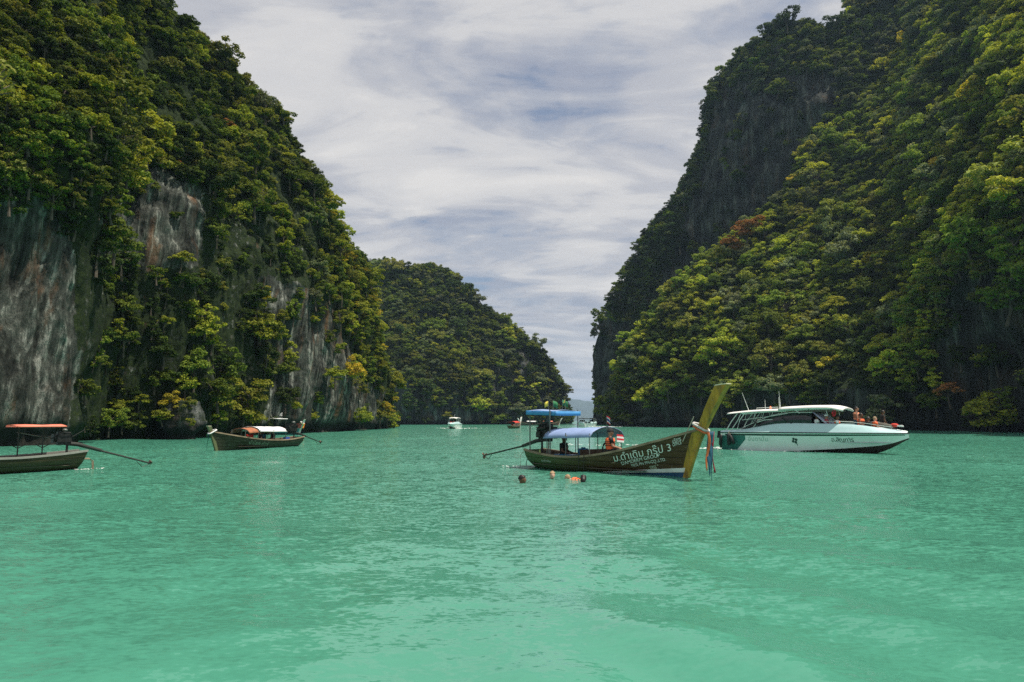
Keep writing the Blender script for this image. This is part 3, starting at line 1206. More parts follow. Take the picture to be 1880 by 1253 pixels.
def curve(u, pts):
    """smooth interpolation through (u, value) points"""
    xs = [p[0] for p in pts]
    ys = [p[1] for p in pts]
    if u <= xs[0]:
        return ys[0]
    if u >= xs[-1]:
        return ys[-1]
    i = max(k for k in range(len(xs)) if xs[k] <= u)
    i = min(i, len(xs) - 2)

    def slope(k):
        if k == 0:
            return (ys[1] - ys[0]) / (xs[1] - xs[0])
        if k == len(xs) - 1:
            return (ys[-1] - ys[-2]) / (xs[-1] - xs[-2])
        return (ys[k + 1] - ys[k - 1]) / (xs[k + 1] - xs[k - 1])
    h = xs[i + 1] - xs[i]
    t = (u - xs[i]) / h
    t2, t3 = t * t, t * t * t
    return (2 * t3 - 3 * t2 + 1) * ys[i] + (t3 - 2 * t2 + t) * h * slope(i) + (-2 * t3 + 3 * t2) * ys[i + 1] + (t3 - t2) * h * slope(i + 1)


def text_flat(body, size, spacing=1.0):
    cu = bpy.data.curves.new('lettering', 'FONT')
    cu.body = body
    cu.size = size
    cu.align_x = 'LEFT'
    cu.space_character = spacing
    cu.resolution_u = 3
    o = bpy.data.objects.new('lettering', cu)
    COL.objects.link(o)
    dg = bpy.context.evaluated_depsgraph_get()
    me = bpy.data.meshes.new_from_object(o.evaluated_get(dg))
    V = [v.co.copy() for v in me.vertices]
    F = [tuple(p.vertices) for p in me.polygons]
    bpy.data.objects.remove(o)
    bpy.data.curves.remove(cu)
    bpy.data.meshes.remove(me)
    return V, F


def mat_hull(name, aft, fore, x0, x1, wear=(0.18, 0.15, 0.10)):
    """painted planks, one paint aft and another forward, strakes showing, worn in streaks"""
    m, nt, b = new_mat(name)
    tc = nt.nodes.new('ShaderNodeTexCoord')
    P = tc.outputs['Object']
    sp = nt.nodes.new('ShaderNodeSeparateXYZ')
    nt.links.new(P, sp.inputs[0])
    mr = nt.nodes.new('ShaderNodeMapRange')
    mr.inputs[1].default_value, mr.inputs[2].default_value = x0, x1
    n1 = noise(nt, mapping(nt, P, (0.6, 1, 2.5)), 2.2, 6.0, 0.65)
    nt.links.new(math_node(nt, 'ADD', sp.outputs[0], math_node(nt, 'MULTIPLY', math_node(nt, 'SUBTRACT', n1, 0.5), 3.0)), mr.inputs[0])
    c = mix_rgb(nt, mr.outputs[0], aft, fore)
    c = mix_rgb(nt, 1.0, c, ramp(nt, noise(nt, mapping(nt, P, (0.5, 1, 6)), 3.5, 6.0, 0.7), [(0.3, 0.55), (0.7, 1.25)]), 'MULTIPLY')
    w = ramp(nt, noise(nt, mapping(nt, P, (0.8, 1, 3), (4, 2, 0)), 5.0, 7.0, 0.7), [(0.56, 0.0), (0.72, 0.55)])
    c = mix_rgb(nt, w, c, wear)
    # strake seams
    wv = nt.nodes.new('ShaderNodeTexWave')
    wv.bands_direction = 'Z'
    wv.inputs['Scale'].default_value = 1.35
    wv.inputs['Distortion'].default_value = 0.4
    nt.links.new(P, wv.inputs['Vector'])
    seam = ramp(nt, wv.outputs['Fac'], [(0.0, 0.35), (0.08, 1.0)])
    c = mix_rgb(nt, 1.0, c, seam, 'MULTIPLY')
    nt.links.new(c, b.inputs['Base Color'])
    b.inputs['Roughness'].default_value = 0.62
    b.inputs['Specular IOR Level'].default_value = 0.25
    bn = nt.nodes.new('ShaderNodeBump')
    bn.inputs['Strength'].default_value = 0.5
    bn.inputs['Distance'].default_value = 0.02
    nt.links.new(seam, bn.inputs['Height'])
    nt.links.new(bn.outputs[0], b.inputs['Normal'])
    return m


M_WOOD = simple_mat('weathered_wood', (0.26, 0.19, 0.13), 0.75, spec=0.2, vary=0.4, scale=4, stretch=(0.3, 1, 1))
M_WOOD_D = simple_mat('dark_wood', (0.07, 0.05, 0.035), 0.8, spec=0.2, vary=0.5, scale=4, stretch=(0.3, 1, 1))
M_DECK = simple_mat('grimy_deck', (0.10, 0.085, 0.065), 0.85, spec=0.15, vary=0.5, scale=3)
M_YELLOW = simple_mat('yellow_prow_paint', (0.36, 0.215, 0.024), 0.55, spec=0.35, vary=0.3, scale=3, dirt=(0.085, 0.06, 0.022), dirt_amt=0.85, dirt_scale=3.5, stretch=(1.6, 1.6, 0.5))
M_CREAM = simple_mat('cream_paint', (0.70, 0.62, 0.45), 0.6, vary=0.15)
M_WHITE = simple_mat('white_paint', (0.74, 0.75, 0.72), 0.45, vary=0.06, dirt=(0.45, 0.44, 0.38), dirt_amt=0.5)
M_WHITELET = simple_mat('white_lettering', (0.70, 0.74, 0.68), 0.6, vary=0.12)
M_BLUEBAND = simple_mat('blue_band_paint', (0.02, 0.07, 0.15), 0.5, vary=0.25)
M_BLUE = simple_mat('blue_tarpaulin', (0.06, 0.26, 0.55), 0.55, vary=0.18, scale=2.2, bump=0.3)
M_LILAC = simple_mat('faded_blue_tarpaulin', (0.23, 0.31, 0.52), 0.6, vary=0.14, scale=2.2, bump=0.3)
M_BLUEPL = simple_mat('blue_plastic', (0.015, 0.12, 0.24), 0.4, vary=0.1)
M_STEEL = simple_mat('galvanised_pipe', (0.16, 0.17, 0.16), 0.5, metal=0.5, vary=0.3)
M_IRON = simple_mat('oily_black_engine', (0.018, 0.02, 0.018), 0.45, metal=0.3, vary=0.5, scale=8)
M_IRON2 = simple_mat('dark_shaft_steel', (0.035, 0.038, 0.032), 0.5, metal=0.3, vary=0.3, scale=5)
M_BRONZE = simple_mat('bronze_propeller', (0.16, 0.11, 0.08), 0.4, metal=0.7, vary=0.3)
M_RED = simple_mat('red_cloth', (0.55, 0.045, 0.03), 0.8, vary=0.2, scale=3)
M_CORAL = simple_mat('coral_red_tarpaulin', (0.70, 0.20, 0.13), 0.6, vary=0.15, scale=2)
M_ORANGE = simple_mat('orange_cloth', (0.80, 0.16, 0.025), 0.75, vary=0.15, scale=3)
M_VEST = simple_mat('orange_life_vest', (0.86, 0.15, 0.05), 0.7, vary=0.1, scale=5)
M_BLACK = simple_mat('black_cloth', (0.015, 0.016, 0.017), 0.8, vary=0.3)
M_RUBBER = simple_mat('black_rubber', (0.012, 0.013, 0.014), 0.6, vary=0.2)
M_DKORANGE = simple_mat('faded_orange_cloth', (0.52, 0.13, 0.04), 0.8, vary=0.2)
M_SASH = simple_mat('grey_white_sash', (0.50, 0.50, 0.48), 0.8, vary=0.2)
M_DKRED = simple_mat('dark_red_cloth', (0.28, 0.02, 0.04), 0.8, vary=0.2)
M_TEAL = simple_mat('teal_blue_cloth', (0.02, 0.10, 0.16), 0.75, vary=0.2)
M_GREENCL = simple_mat('green_cloth', (0.02, 0.16, 0.06), 0.75, vary=0.2)
M_YELCL = simple_mat('yellow_cloth', (0.75, 0.62, 0.10), 0.75, vary=0.1)
M_FLAGR = simple_mat('flag_red', (0.62, 0.03, 0.045), 0.75, vary=0.1)
M_FLAGW = simple_mat('flag_white', (0.78, 0.78, 0.78), 0.75, vary=0.05)
M_FLAGB = simple_mat('flag_blue', (0.03, 0.04, 0.22), 0.75, vary=0.1)
M_ROPE = simple_mat('pale_rope', (0.42, 0.38, 0.30), 0.9, vary=0.2, scale=30)
M_FOAM = simple_mat('sea_foam', (0.80, 0.84, 0.82), 0.9, spec=0.1, vary=0.05)
M_SKIN = [simple_mat('skin_tan', (0.38, 0.20, 0.13), 0.55, spec=0.3, vary=0.08), simple_mat('skin_brown', (0.16, 0.075, 0.045), 0.55, spec=0.3, vary=0.08), simple_mat('skin_fair', (0.56, 0.33, 0.25), 0.55, spec=0.3, vary=0.08)]
M_HAIR = [simple_mat('black_hair', (0.012, 0.010, 0.009), 0.5, vary=0.3, scale=20), simple_mat('fair_hair', (0.30, 0.20, 0.11), 0.6, vary=0.2, scale=20)]
M_EYE = simple_mat('dark_eye', (0.01, 0.01, 0.01), 0.3)
M_LIP = simple_mat('lip', (0.30, 0.10, 0.08), 0.5)


# ------------------------------------------------------------------ people
def person(label, pose, loc, rz, skin=0, hair=0, vest=None, shirt=None, shorts=None, hat=None, long_hair=False, scale=1.0, group=None, detail=False, tilt=0.0):
    """local frame: +x is where the person faces, origin at the seat / feet / waterline"""
    o = thing('person', label, 'person', loc, rz, group)
    o.scale = (scale,) * 3
    o.rotation_euler = (0, tilt, rz)
    J = POSES[pose]
    head = Vector(J['head'])
    neck = Vector(J['neck'])
    chest = Vector(J['chest'])
    pelvis = Vector(J['pelvis'])
    mb = MB()
    mb.tube([pelvis + Vector((0, 0, -0.06)), pelvis + (chest - pelvis) * 0.35, pelvis + (chest - pelvis) * 0.75, chest + (neck - chest) * 0.45], [0.145, 0.125, 0.15, 0.13], 12)
    mb.tube([chest + (neck - chest) * 0.3, neck, head], [0.085, 0.058, 0.055], 10)
    mb.ball(head, (0.098, 0.078, 0.118), 14, 10)
    fx = Vector(J.get('face', (1, 0, 0))).normalized()
    up = Vector((0, 0, 1)) if abs(fx.z) < 0.8 else Vector((-1, 0, 0))
    sy = up.cross(fx).normalized()
    up = fx.cross(sy)
    mb.ball(head + fx * 0.055 - up * 0.06, (0.05, 0.055, 0.05), 10, 7)                    # jaw
    mb.tube([head + fx * 0.085 + up * 0.012, head + fx * 0.118 - up * 0.025], [0.011, 0.018], 6)   # nose
    for s in (1, -1):
        mb.ball(head + sy * 0.078 * s - up * 0.005, (0.022, 0.014, 0.032), 8, 6)           # ear
        sh, el, ha = (Vector(J[k + ('l' if s > 0 else 'r')]) for k in ('shoulder_', 'elbow_', 'hand_'))
        mb.tube([chest + (neck - chest) * 0.2 + (sh - chest) * 0.35, sh, sh.lerp(el, 0.35), el, el.lerp(ha, 0.35), ha], [0.085, 0.066, 0.056, 0.043, 0.044, 0.030], 10)
        hi, kn, an, to = (Vector(J[k + ('l' if s > 0 else 'r')]) for k in ('hip_', 'knee_', 'ankle_', 'toe_'))
        mb.tube([pelvis, hi, hi.lerp(kn, 0.4), kn, kn.lerp(an, 0.3), an], [0.12, 0.10, 0.085, 0.060, 0.060, 0.042], 10)
        mb.tube([an, an.lerp(to, 0.5), to], [0.045, 0.045, 0.035], 8)
        d = (ha - el).normalized()
        mb.tube([ha - d * 0.02, ha + d * 0.045, ha + d * 0.08], [0.028, 0.036, 0.034], 8)
    body = mb.build('body', M_SKIN[skin], o, True)
    rm = body.modifiers.new('remesh', 'REMESH')
    rm.mode = 'VOXEL'
    rm.voxel_size = 0.02
    rm.use_smooth_shade = True
    sm = body.modifiers.new('smooth', 'SMOOTH')
    sm.iterations = 3
    sm.factor = 0.5
    if detail:
        for s in (1, -1):
            fm = MB()
            el, ha = Vector(J['elbow_' + ('l' if s > 0 else 'r')]), Vector(J['hand_' + ('l' if s > 0 else 'r')])
            d = (ha - el).normalized()
            side = d.cross(Vector((0, 0, 1)))
            side = side.normalized() if side.length > 0.1 else Vector((0, 1, 0))
            pal = side.cross(d)
            for q, (off, ln) in enumerate(((-0.03, 0.06), (-0.011, 0.075), (0.010, 0.078), (0.030, 0.068))):
                p0 = ha + d * 0.06 + side * off
                fm.tube([p0, p0 + d * ln * 0.5 - pal * 0.008, p0 + d * ln * 0.85 - pal * 0.03], [0.010, 0.009, 0.007], 6)
            p0 = ha + d * 0.015 - side * 0.03
            fm.tube([p0, p0 + d * 0.03 - side * 0.022, p0 + d * 0.055 - side * 0.025 - pal * 0.01], [0.012, 0.010, 0.008], 6)
            fm.build('hand', M_SKIN[skin], o, True)
            MB().ball(head + fx * 0.087 + sy * 0.034 * s + up * 0.012, 0.011, 8, 6).build('eye', M_EYE, o, True)
        MB().tube([head + fx * 0.098 - up * 0.062 - sy * 0.022, head + fx * 0.104 - up * 0.062, head + fx * 0.098 - up * 0.062 + sy * 0.022], 0.006, 6).build('mouth', M_LIP, o, True)
    # hair or cap: a cup over the skull
    hm = MB()
    rows = []
    for i in range(6):
        t = 0.06 + i * (0.30 if not long_hair else 0.36)
        rows.append([head + fx * (-0.012 + 0.108 * math.sin(t) * math.cos(a) * (0.9 if math.cos(a) > 0.3 and t > 1.0 else 1.0)) + sy * 0.090 * math.sin(t) * math.sin(a) + up * (0.128 * math.cos(t) + (0.05 if (math.cos(a) > 0.3 and t > 1.0) else 0.0))
                     for a in [2 * math.pi * k / 16 for k in range(16)]])
    hm.grid(rows, closed=True)
    hm.add(rows[0], [tuple(range(15, -1, -1))])
    if long_hair:
        hm.tube([head - fx * 0.06 + up * 0.05, head - fx * 0.11 - up * 0.06, head - fx * 0.10 - up * 0.2], [0.08, 0.07, 0.04], 8)
    hm.build('hair', M_HAIR[hair], o, True)
    if hat is not None:
        cm = MB()
        rows = [[head + fx * (-0.005 + 0.116 * math.sin(t) * math.cos(a)) + sy * 0.098 * math.sin(t) * math.sin(a) + up * (0.03 + 0.112 * math.cos(t)) for a in [2 * math.pi * k / 16 for k in range(16)]] for t in (0.05, 0.5, 1.0, 1.45, 1.6)]
        cm.grid(rows, closed=True)
        cm.add(rows[0], [tuple(range(15, -1, -1))])
        c = cm.build('cap', hat, o, True)
        bm_ = MB().sheet([[head + fx * (0.09 + 0.09 * v * math.cos(a)) + sy * 0.085 * math.sin(a) + up * (0.03 - 0.015 * v) for a in (-1.2, -0.6, 0, 0.6, 1.2)] for v in (0.0, 0.5, 1.0)], 0.006)
        bm_.build('brim', hat, c)
    ax = (neck - pelvis).normalized()
    rt = (Vector(J['shoulder_l']) - Vector(J['shoulder_r'])).normalized()
    fw = rt.cross(ax).normalized()

    def torso_loft(bot, top, grow):
        mm = MB()
        rr = []
        for q in range(7):
            t = q / 6
            c = pelvis.lerp(neck, lerp(bot, top, t))
            w = lerp(0.155, 0.19, min(1, t * 1.5)) * grow
            dp = lerp(0.13, 0.145, t) * grow
            if t > 0.9:
                w *= 0.72
                dp *= 0.8
            rr.append([c + rt * w * math.copysign(abs(math.sin(a)) ** 0.8, math.sin(a)) + fw * dp * math.copysign(abs(math.cos(a)) ** 0.8, math.cos(a)) for a in [2 * math.pi * k / 18 for k in range(18)]])
        mm.grid(rr, closed=True)
        mm.add(rr[0], [tuple(range(17, -1, -1))])
        mm.add(rr[-1], [tuple(range(18))])
        return mm, rr
    if shirt is not None:
        mm, _ = torso_loft(0.02, 0.93, 1.0)
        for s in 'lr':
            sh, el = Vector(J['shoulder_' + s]), Vector(J['elbow_' + s])
            mm.tube([sh.lerp(chest, 0.35), sh, sh.lerp(el, 0.55)], [0.10, 0.088, 0.075], 10)
        mm.build('shirt', shirt, o, True)
    if vest is not None:
        mm, rr = torso_loft(0.10, 0.90, 1.16)
        v = mm.build('life_vest', vest, o, True)
        for q in (2, 3, 4):
            sm_ = MB()
            inn = [p + (p - pelvis.lerp(neck, lerp(0.10, 0.90, q / 6))).normalized() * 0.008 for p in rr[q]]
            sm_.tube(inn + inn[:2], 0.012, 5)
            sm_.build('strap', M_BLACK, v, True)
    if shorts is not None:
        mm = MB()
        mm.tube([pelvis + ax * -0.07, pelvis + ax * 0.08], [0.165, 0.158], 14)
        for s in 'lr':
            hi, kn = Vector(J['hip_' + s]), Vector(J['knee_' + s])
            mm.tube([pelvis.lerp(hi, 0.4), hi, hi.lerp(kn, 0.65)], [0.125, 0.12, 0.10], 12)
        mm.build('shorts', shorts, o, True)
    return o


def sym(d):
    out = {}
    for k, v in d.items():
        if k.endswith('_'):
            out[k + 'l'] = (v[0], v[1], v[2])
            out[k + 'r'] = (v[0], -v[1], v[2])
        else:
            out[k] = v
    return out


POSES = {
    'sit': sym({'pelvis': (0, 0, 0.10), 'chest': (0.01, 0, 0.42), 'neck': (0.0, 0, 0.58), 'head': (0.02, 0, 0.72), 'shoulder_': (0, 0.18, 0.50), 'elbow_': (0.05, 0.25, 0.25), 'hand_': (0.27, 0.15, 0.20), 'hip_': (0.03, 0.10, 0.09), 'knee_': (0.43, 0.13, 0.12), 'ankle_': (0.42, 0.12, -0.28), 'toe_': (0.58, 0.12, -0.32)}),
    'stand': sym({'pelvis': (0, 0, 0.92), 'chest': (0.01, 0, 1.25), 'neck': (0.0, 0, 1.43), 'head': (0.03, 0, 1.58), 'shoulder_': (0, 0.19, 1.36), 'elbow_': (-0.02, 0.26, 1.08), 'hand_': (0.10, 0.25, 0.84), 'hip_': (0, 0.10, 0.88), 'knee_': (0.03, 0.11, 0.48), 'ankle_': (0, 0.12, 0.08), 'toe_': (0.15, 0.13, 0.04)}),
    'crouch': sym({'pelvis': (-0.1, 0, 0.30), 'chest': (0.08, 0, 0.62), 'neck': (0.16, 0, 0.76), 'head': (0.25, 0, 0.88), 'shoulder_': (0.12, 0.18, 0.70), 'elbow_': (0.30, 0.22, 0.46), 'hand_': (0.48, 0.12, 0.36), 'hip_': (-0.06, 0.10, 0.28), 'knee_': (0.30, 0.16, 0.42), 'ankle_': (0.02, 0.14, 0.07), 'toe_': (0.17, 0.15, 0.03)}),
    # treading water, the surface at z = 0
    'tread': sym({'pelvis': (-0.12, 0, -0.72), 'chest': (-0.04, 0, -0.30), 'neck': (0, 0, -0.02), 'head': (0.03, 0, 0.13), 'shoulder_': (-0.02, 0.19, -0.09), 'elbow_': (0.16, 0.36, -0.24), 'hand_': (0.40, 0.40, -0.14), 'hip_': (-0.12, 0.10, -0.76), 'knee_': (0.10, 0.14, -1.08), 'ankle_': (-0.20, 0.14, -1.38), 'toe_': (-0.26, 0.14, -1.54)}),
    # lying forward in the water, back and shoulders awash
    'swim': {**sym({'pelvis': (-0.62, 0, -0.10), 'chest': (-0.25, 0, 0.0), 'neck': (-0.05, 0, 0.06), 'head': (0.09, 0, 0.14), 'shoulder_': (-0.10, 0.19, 0.03), 'elbow_': (0.22, 0.30, -0.03), 'hand_': (0.46, 0.18, 0.0), 'hip_': (-0.66, 0.10, -0.13), 'knee_': (-1.05, 0.14, -0.22), 'ankle_': (-1.42, 0.14, -0.14), 'toe_': (-1.58, 0.14, -0.16)})},
}


# ------------------------------------------------------------------ longtail boat
class Longtail:
    GH = [(0, 0.74), (0.12, 0.64), (0.30, 0.56), (0.48, 0.62), (0.65, 0.84), (0.82, 1.22), (1.0, 1.72)]
    HB = [(0, 0.50), (0.10, 0.74), (0.32, 0.96), (0.55, 0.94), (0.75, 0.68), (0.90, 0.34), (1.0, 0.075)]
    KE = [(0, -0.02), (0.1, -0.22), (0.5, -0.32), (0.9, -0.26), (1.0, -0.22)]

    def __init__(self, label, stern, bow, hull_mat, group, post_h=3.25, post_mat=None, rail_mat=None, sheer=1.0, cat='boat', inner=None, name='longtail_boat', length=None):
        stern, bow = Vector(stern), Vector(bow)
        d = bow - stern
        self.L = length or d.length
        rz = math.atan2(d.y, d.x)
        self.sheer = sheer
        self.root = thing(name, label, cat, ((stern + bow) / 2).to_tuple(), rz, group)
        self.root.location.z = 0
        self.post_h = post_h
        self.hull(hull_mat, inner or M_DECK)
        self.rails(rail_mat or M_WOOD)
        self.post(post_mat or M_YELLOW)

    # x along the boat (bow +), y to port
    def gun(self, u):
        g = curve(u, self.GH)
        return 0.56 + (g - 0.56) * self.sheer if u > 0.3 else g

    def xs(self, u, z):
        x0 = -self.L / 2 - 0.28 * max(z, 0)
        x1 = self.L / 2 + 0.36 * z + 0.05 * z * z
        return lerp(x0, x1, u)

    def surf(self, u, v, side):
        g, k = self.gun(u), curve(u, self.KE)
        z = lerp(k, g, v)
        p = lerp(2.6, 1.25, u ** 1.5)
        y = curve(u, self.HB) * (1 - (1 - v) ** p)
        return Vector((self.xs(u, z), side * max(y, 0.02 if u < 1 else 0.03), z))

    def hull(self, mat, inner):
        mb = MB()
        us = np.linspace(0, 1, 40)
        vs = np.linspace(0, 1, 12)
        rows = []
        for u in us:
            rows.append([self.surf(u, v, 1) for v in vs[::-1]] + [self.surf(u, v, -1) for v in vs[1:]])
        mb.grid(rows)
        st = rows[0]
        mb.add(st, [tuple(range(len(st)))])
        # inside skin
        def ins(p, u):
            q = p.copy()
            q.y *= 0.93
            q.z = max(q.z, -0.02) if u < 0.9 else q.z
            return q
        rin = [[ins(p, u) for p in r] for u, r in zip(us, rows)]
        mi = [[p + Vector((0.03 if u < 0.02 else 0, 0, 0)) for p in r[::-1]] for u, r in zip(us, rin)]
        mb.grid(mi, mi=1)
        for a, b in zip(rows, rin):
            pass
        self.hull_obj = mb.build('hull', [mat, inner], self.root, True)
        # floor boards
        fb = MB()
        pl = []
        for side in np.linspace(-0.8, 0.8, 7):
            pass
        for k in range(7):
            y0, y1 = -0.84 + k * 0.24, -0.84 + k * 0.24 + 0.225
            r1, r2 = [], []
            for u in np.linspace(0.06, 0.80, 14):
                w = curve(u, self.HB) * 0.86
                x = self.xs(u, 0.18)
                r1.append(Vector((x, max(-w, min(w, y0)), 0.18)))
                r2.append(Vector((x, max(-w, min(w, y1)), 0.18)))
            b = MB()
            b.sheet([r1, r2][::-1], 0.02)
            b.build('floor_board', M_DECK, self.root)

    def rails(self, mat):
        for side in (1, -1):
            rows = []
            for u in np.linspace(0, 1, 40):
                p = self.surf(u, 1, side)
                t = (self.surf(min(1, u + 0.01), 1, side) - self.surf(max(0, u - 0.01), 1, side)).normalized()
                n = Vector((0, side, 0)) - t * t.y * side
                n.normalize()
                up = Vector((0, 0, 1))
                w, h = 0.055, 0.05
                rows.append([p + n * 0.03 - up * h * 0.6, p + n * 0.03 + up * h, p - n * w + up * h, p - n * w - up * h * 0.6])
            mb = MB()
            mb.grid(rows, closed=True)
            mb.add(rows[0], [(3, 2, 1, 0)])
            mb.add(rows[-1], [(0, 1, 2, 3)])
            mb.build('gunwale', mat, self.root)

    def stem(self, z):
        return self.L / 2 + 0.36 * z + 0.05 * z * z

    def post(self, mat):
        """the raked stem board that rises into the tall prow"""
        H = self.post_h
        rows = []
        for z in np.linspace(-0.22, H, 22):
            x = self.stem(z)
            t = max(0, (z - 1.6) / max(H - 1.6, 0.1))
            depth = lerp(0.14, 0.20, min(1, max(z, 0) / 1.6)) if z < 1.6 else lerp(0.20, 0.37 if H > 2.5 else 0.12, t)
            th = 0.085 if z < 1.2 else lerp(0.085, 0.17, min(1, (z - 1.2) / 1.2))
            zb = z - (0.10 if t > 0 else 0.0) * t
            rows.append([Vector((x + 0.06, th * 0.8, zb + 0.04 * t)), Vector((x + 0.06, -th * 0.8, zb + 0.04 * t)), Vector((x - depth, -th, zb)), Vector((x - depth, th, zb))])
        mb = MB()
        mb.grid(rows, closed=True)
        mb.add(rows[0], [(3, 2, 1, 0)])
        ob = mb.build('prow_post', mat, self.root)
        top = rows[-1]
        tm = MB()
        tm.grid([[p + Vector((0, 0, 0.0)) for p in top], [p + Vector((0, 0, 0.03)) for p in top]], closed=True)
        tm.add([p + Vector((0, 0, 0.03)) for p in top], [(0, 1, 2, 3)])
        tm.build('prow_cap', M_CREAM, self.root)

    def stripe(self, u0, z0a, z0b, z1a, z1b, mat, name):
        """painted band along the waterline near the bow, both sides"""
        for side in (1, -1):
            rows = []
            for u in np.linspace(u0, 0.997, 26):
                t = (u - u0) / (1 - u0)
                lo, hi = lerp(z0a, z1a, t), lerp(z0b, z1b, t)
                r = []
                for zz in (lo, hi):
                    g, k = self.gun(u), curve(u, self.KE)
                    v = (zz - k) / (g - k)
                    p = self.surf(u, v, side)
                    r.append(p + Vector((0.004, side * 0.012, 0)))
                rows.append(r if side > 0 else r[::-1])
            mb = MB()
            mb.sheet(rows, 0.006)
            mb.build(name, mat, self.root)

    def post_pole(self, u, side, z1, inset=0.06, r=0.018, mat=None, parent=None, name='canopy_post'):
        p = self.surf(u, 1, side)
        p.y -= side * inset
        a = Vector((p.x, p.y, p.z - 0.25))
        b = Vector((p.x, p.y, z1))
        MB().tube([a, b], r, 8).build(name, mat or M_STEEL, parent or self.root)
        return b

    def canopy(self, x0, x1, halfw, z0, z1, rise, mat, name='canopy', nx=12, ny=13, droop=0.10, under=None):
        """arched cloth on hoops"""
        rows = []
        for i in range(nx):
            t = i / (nx - 1)
            x = lerp(x0, x1, t)
            sag = 0.03 * math.sin(t * math.pi * 3) ** 2
            r = []
            for j in range(ny):
                s = lerp(-1, 1, j / (ny - 1))
                z = lerp(z0, z1, t) + rise * (1 - abs(s) ** 2.2) - sag * (1 - abs(s)) - (droop if abs(s) > 0.99 else 0) + 0.006 * math.sin(9 * t + 7 * s)
                r.append(Vector((x, s * halfw, z)))
            rows.append(r)
        mb = MB()
        mb.sheet(rows, 0.012)
        c = mb.build(name, mat, self.root, True)
        for t in (0.02, 0.5, 0.98):
            x = lerp(x0, x1, t)
            pts = [Vector((x, s * halfw * 0.985, lerp(z0, z1, t) + rise * (1 - abs(s) ** 2.2) - 0.035)) for s in np.linspace(-1, 1, 13)]
            MB().tube(pts, 0.014, 6).build('hoop', M_STEEL, c)
        return c

    def flat_canopy(self, x0, x1, y0, y1, z, mat, mat_val, tilt=0.06, val=0.16, name='upper_canopy'):
        rows = [[Vector((x, y, z + tilt * (x - x0) / (x1 - x0) + 0.05 * math.sin(math.pi * (y - y0) / (y1 - y0)) + 0.012 * math.sin(5 * x + 3 * y))) for x in np.linspace(x0, x1, 9)] for y in np.linspace(y0, y1, 9)]
        mb = MB()
        mb.sheet(rows, 0.012)
        c = mb.build(name, mat, self.root, True)
        for yy, sgn in ((y0, -1), (y1, 1)):
            vr = [[Vector((x, yy + sgn * 0.015 + 0.01 * math.sin(x * 11), z + tilt * (x - x0) / (x1 - x0) - k)) for x in np.linspace(x0, x1, 12)] for k in (0, val * 0.5, val)]
            MB().sheet(vr, 0.008).build('valance', mat_val, c, True)
        vr = [[Vector((x1 + 0.015 + 0.01 * math.sin(y * 11), y, z + tilt - k)) for y in np.linspace(y0, y1, 12)] for k in (0, val * 0.5, val)]
        MB().sheet(vr, 0.008).build('valance', mat_val, c, True)
        return c

    def engine(self, label, tail_z=0.3, tail_len=4.2, yaw=0.0, lift=0.0, group=None, zp=1.02, size=1.0):
        """car engine on a pivot post, with the long propeller shaft"""
        p = self.surf(0.03, 1, 1)
        xe = p.x + 0.35
        e = thing('longtail_engine', label, 'engine', self.root.matrix_basis @ Vector((xe, 0, zp)), self.root.rotation_euler.z + yaw, group)
        MB().tube([(0, 0, -0.75), (0, 0, 0.1)], [0.05, 0.045], 10).build('pivot_post', M_IRON2, e)
        mb = MB()
        mb.box((0.22, 0, 0.42), (0.78, 0.40, 0.46), taper=0.86)
        mb.box((0.22, 0, 0.12), (0.62, 0.28, 0.2))
        for k in range(4):
            mb.box((-0.02 + 0.17 * k, 0.0, 0.70), (0.11, 0.30, 0.14))
        blk = mb.build('engine_block', M_IRON, e)
        blk.scale = (size,) * 3
        MB().tube([(-0.08, -0.20, 0.52), (0.15, -0.28, 0.55), (0.48, -0.28, 0.58), (0.52, -0.26, 0.95)], 0.045, 8).build('exhaust_pipe', M_IRON2, blk)
        MB().disc((0.66, 0, 0.42), (1, 0, 0), 0.24, 0.05, 20).build('fan', M_IRON2, blk)
        MB().ball((0.2, 0.12, 0.86), (0.14, 0.14, 0.09)).build('air_filter', M_STEEL, blk, True)
        MB().box((0.05, -0.22, 0.33), (0.26, 0.12, 0.2)).build('alternator', M_IRON2, blk)
        MB().tube([(0.5, 0.2, 0.6), (0.3, 0.3, 0.75), (-0.05, 0.26, 0.7), (-0.2, 0.16, 0.45)], 0.03, 7).build('hose', M_RUBBER, blk)
        MB().box((0.25, -0.215, 0.60), (0.5, 0.03, 0.05)).build('manifold', M_WOOD_D, blk)
        MB().box((0.74, 0, 0.40), (0.05, 0.42, 0.5)).build('radiator', M_IRON, blk)
        dz = (tail_z - zp)
        tl = tail_len
        pts = [(0.2, 0, 0.10), (-0.4, 0, 0.02), (-1.3, 0, dz * 0.30)]
        MB().tube(pts, [0.085, 0.085, 0.07], 10).build('shaft_housing', M_IRON2, e)
        sh = MB().tube([(-1.2, 0, dz * 0.28), (-tl, 0, dz)], [0.042, 0.034], 8).build('propeller_shaft', M_IRON2, e)
        hub = Vector((-tl - 0.04, 0, dz))
        pm = MB()
        for k in range(3):
            a = 2 * math.pi * k / 3 + 0.4
            dvec = Vector((0, math.cos(a), math.sin(a)))
            tw = Vector((0.5, -math.sin(a), math.cos(a))).normalized()
            pm.sheet([[hub + dvec * rr + tw * w * math.sin(min(1, rr / 0.17) * 2.6 + 0.3) for w in (-0.075, 0, 0.075)] for rr in (0.02, 0.07, 0.12, 0.17)], 0.012)
        pm.ball(hub, 0.04)
        pm.build('propeller', M_BRONZE, sh, True)
        MB().tube([(-tl + 0.55, 0, dz * 0.88), (-tl + 0.3, 0, dz * 0.93 - 0.22), (-tl - 0.02, 0, dz - 0.02)], 0.014, 6).build('skeg', M_IRON2, sh)
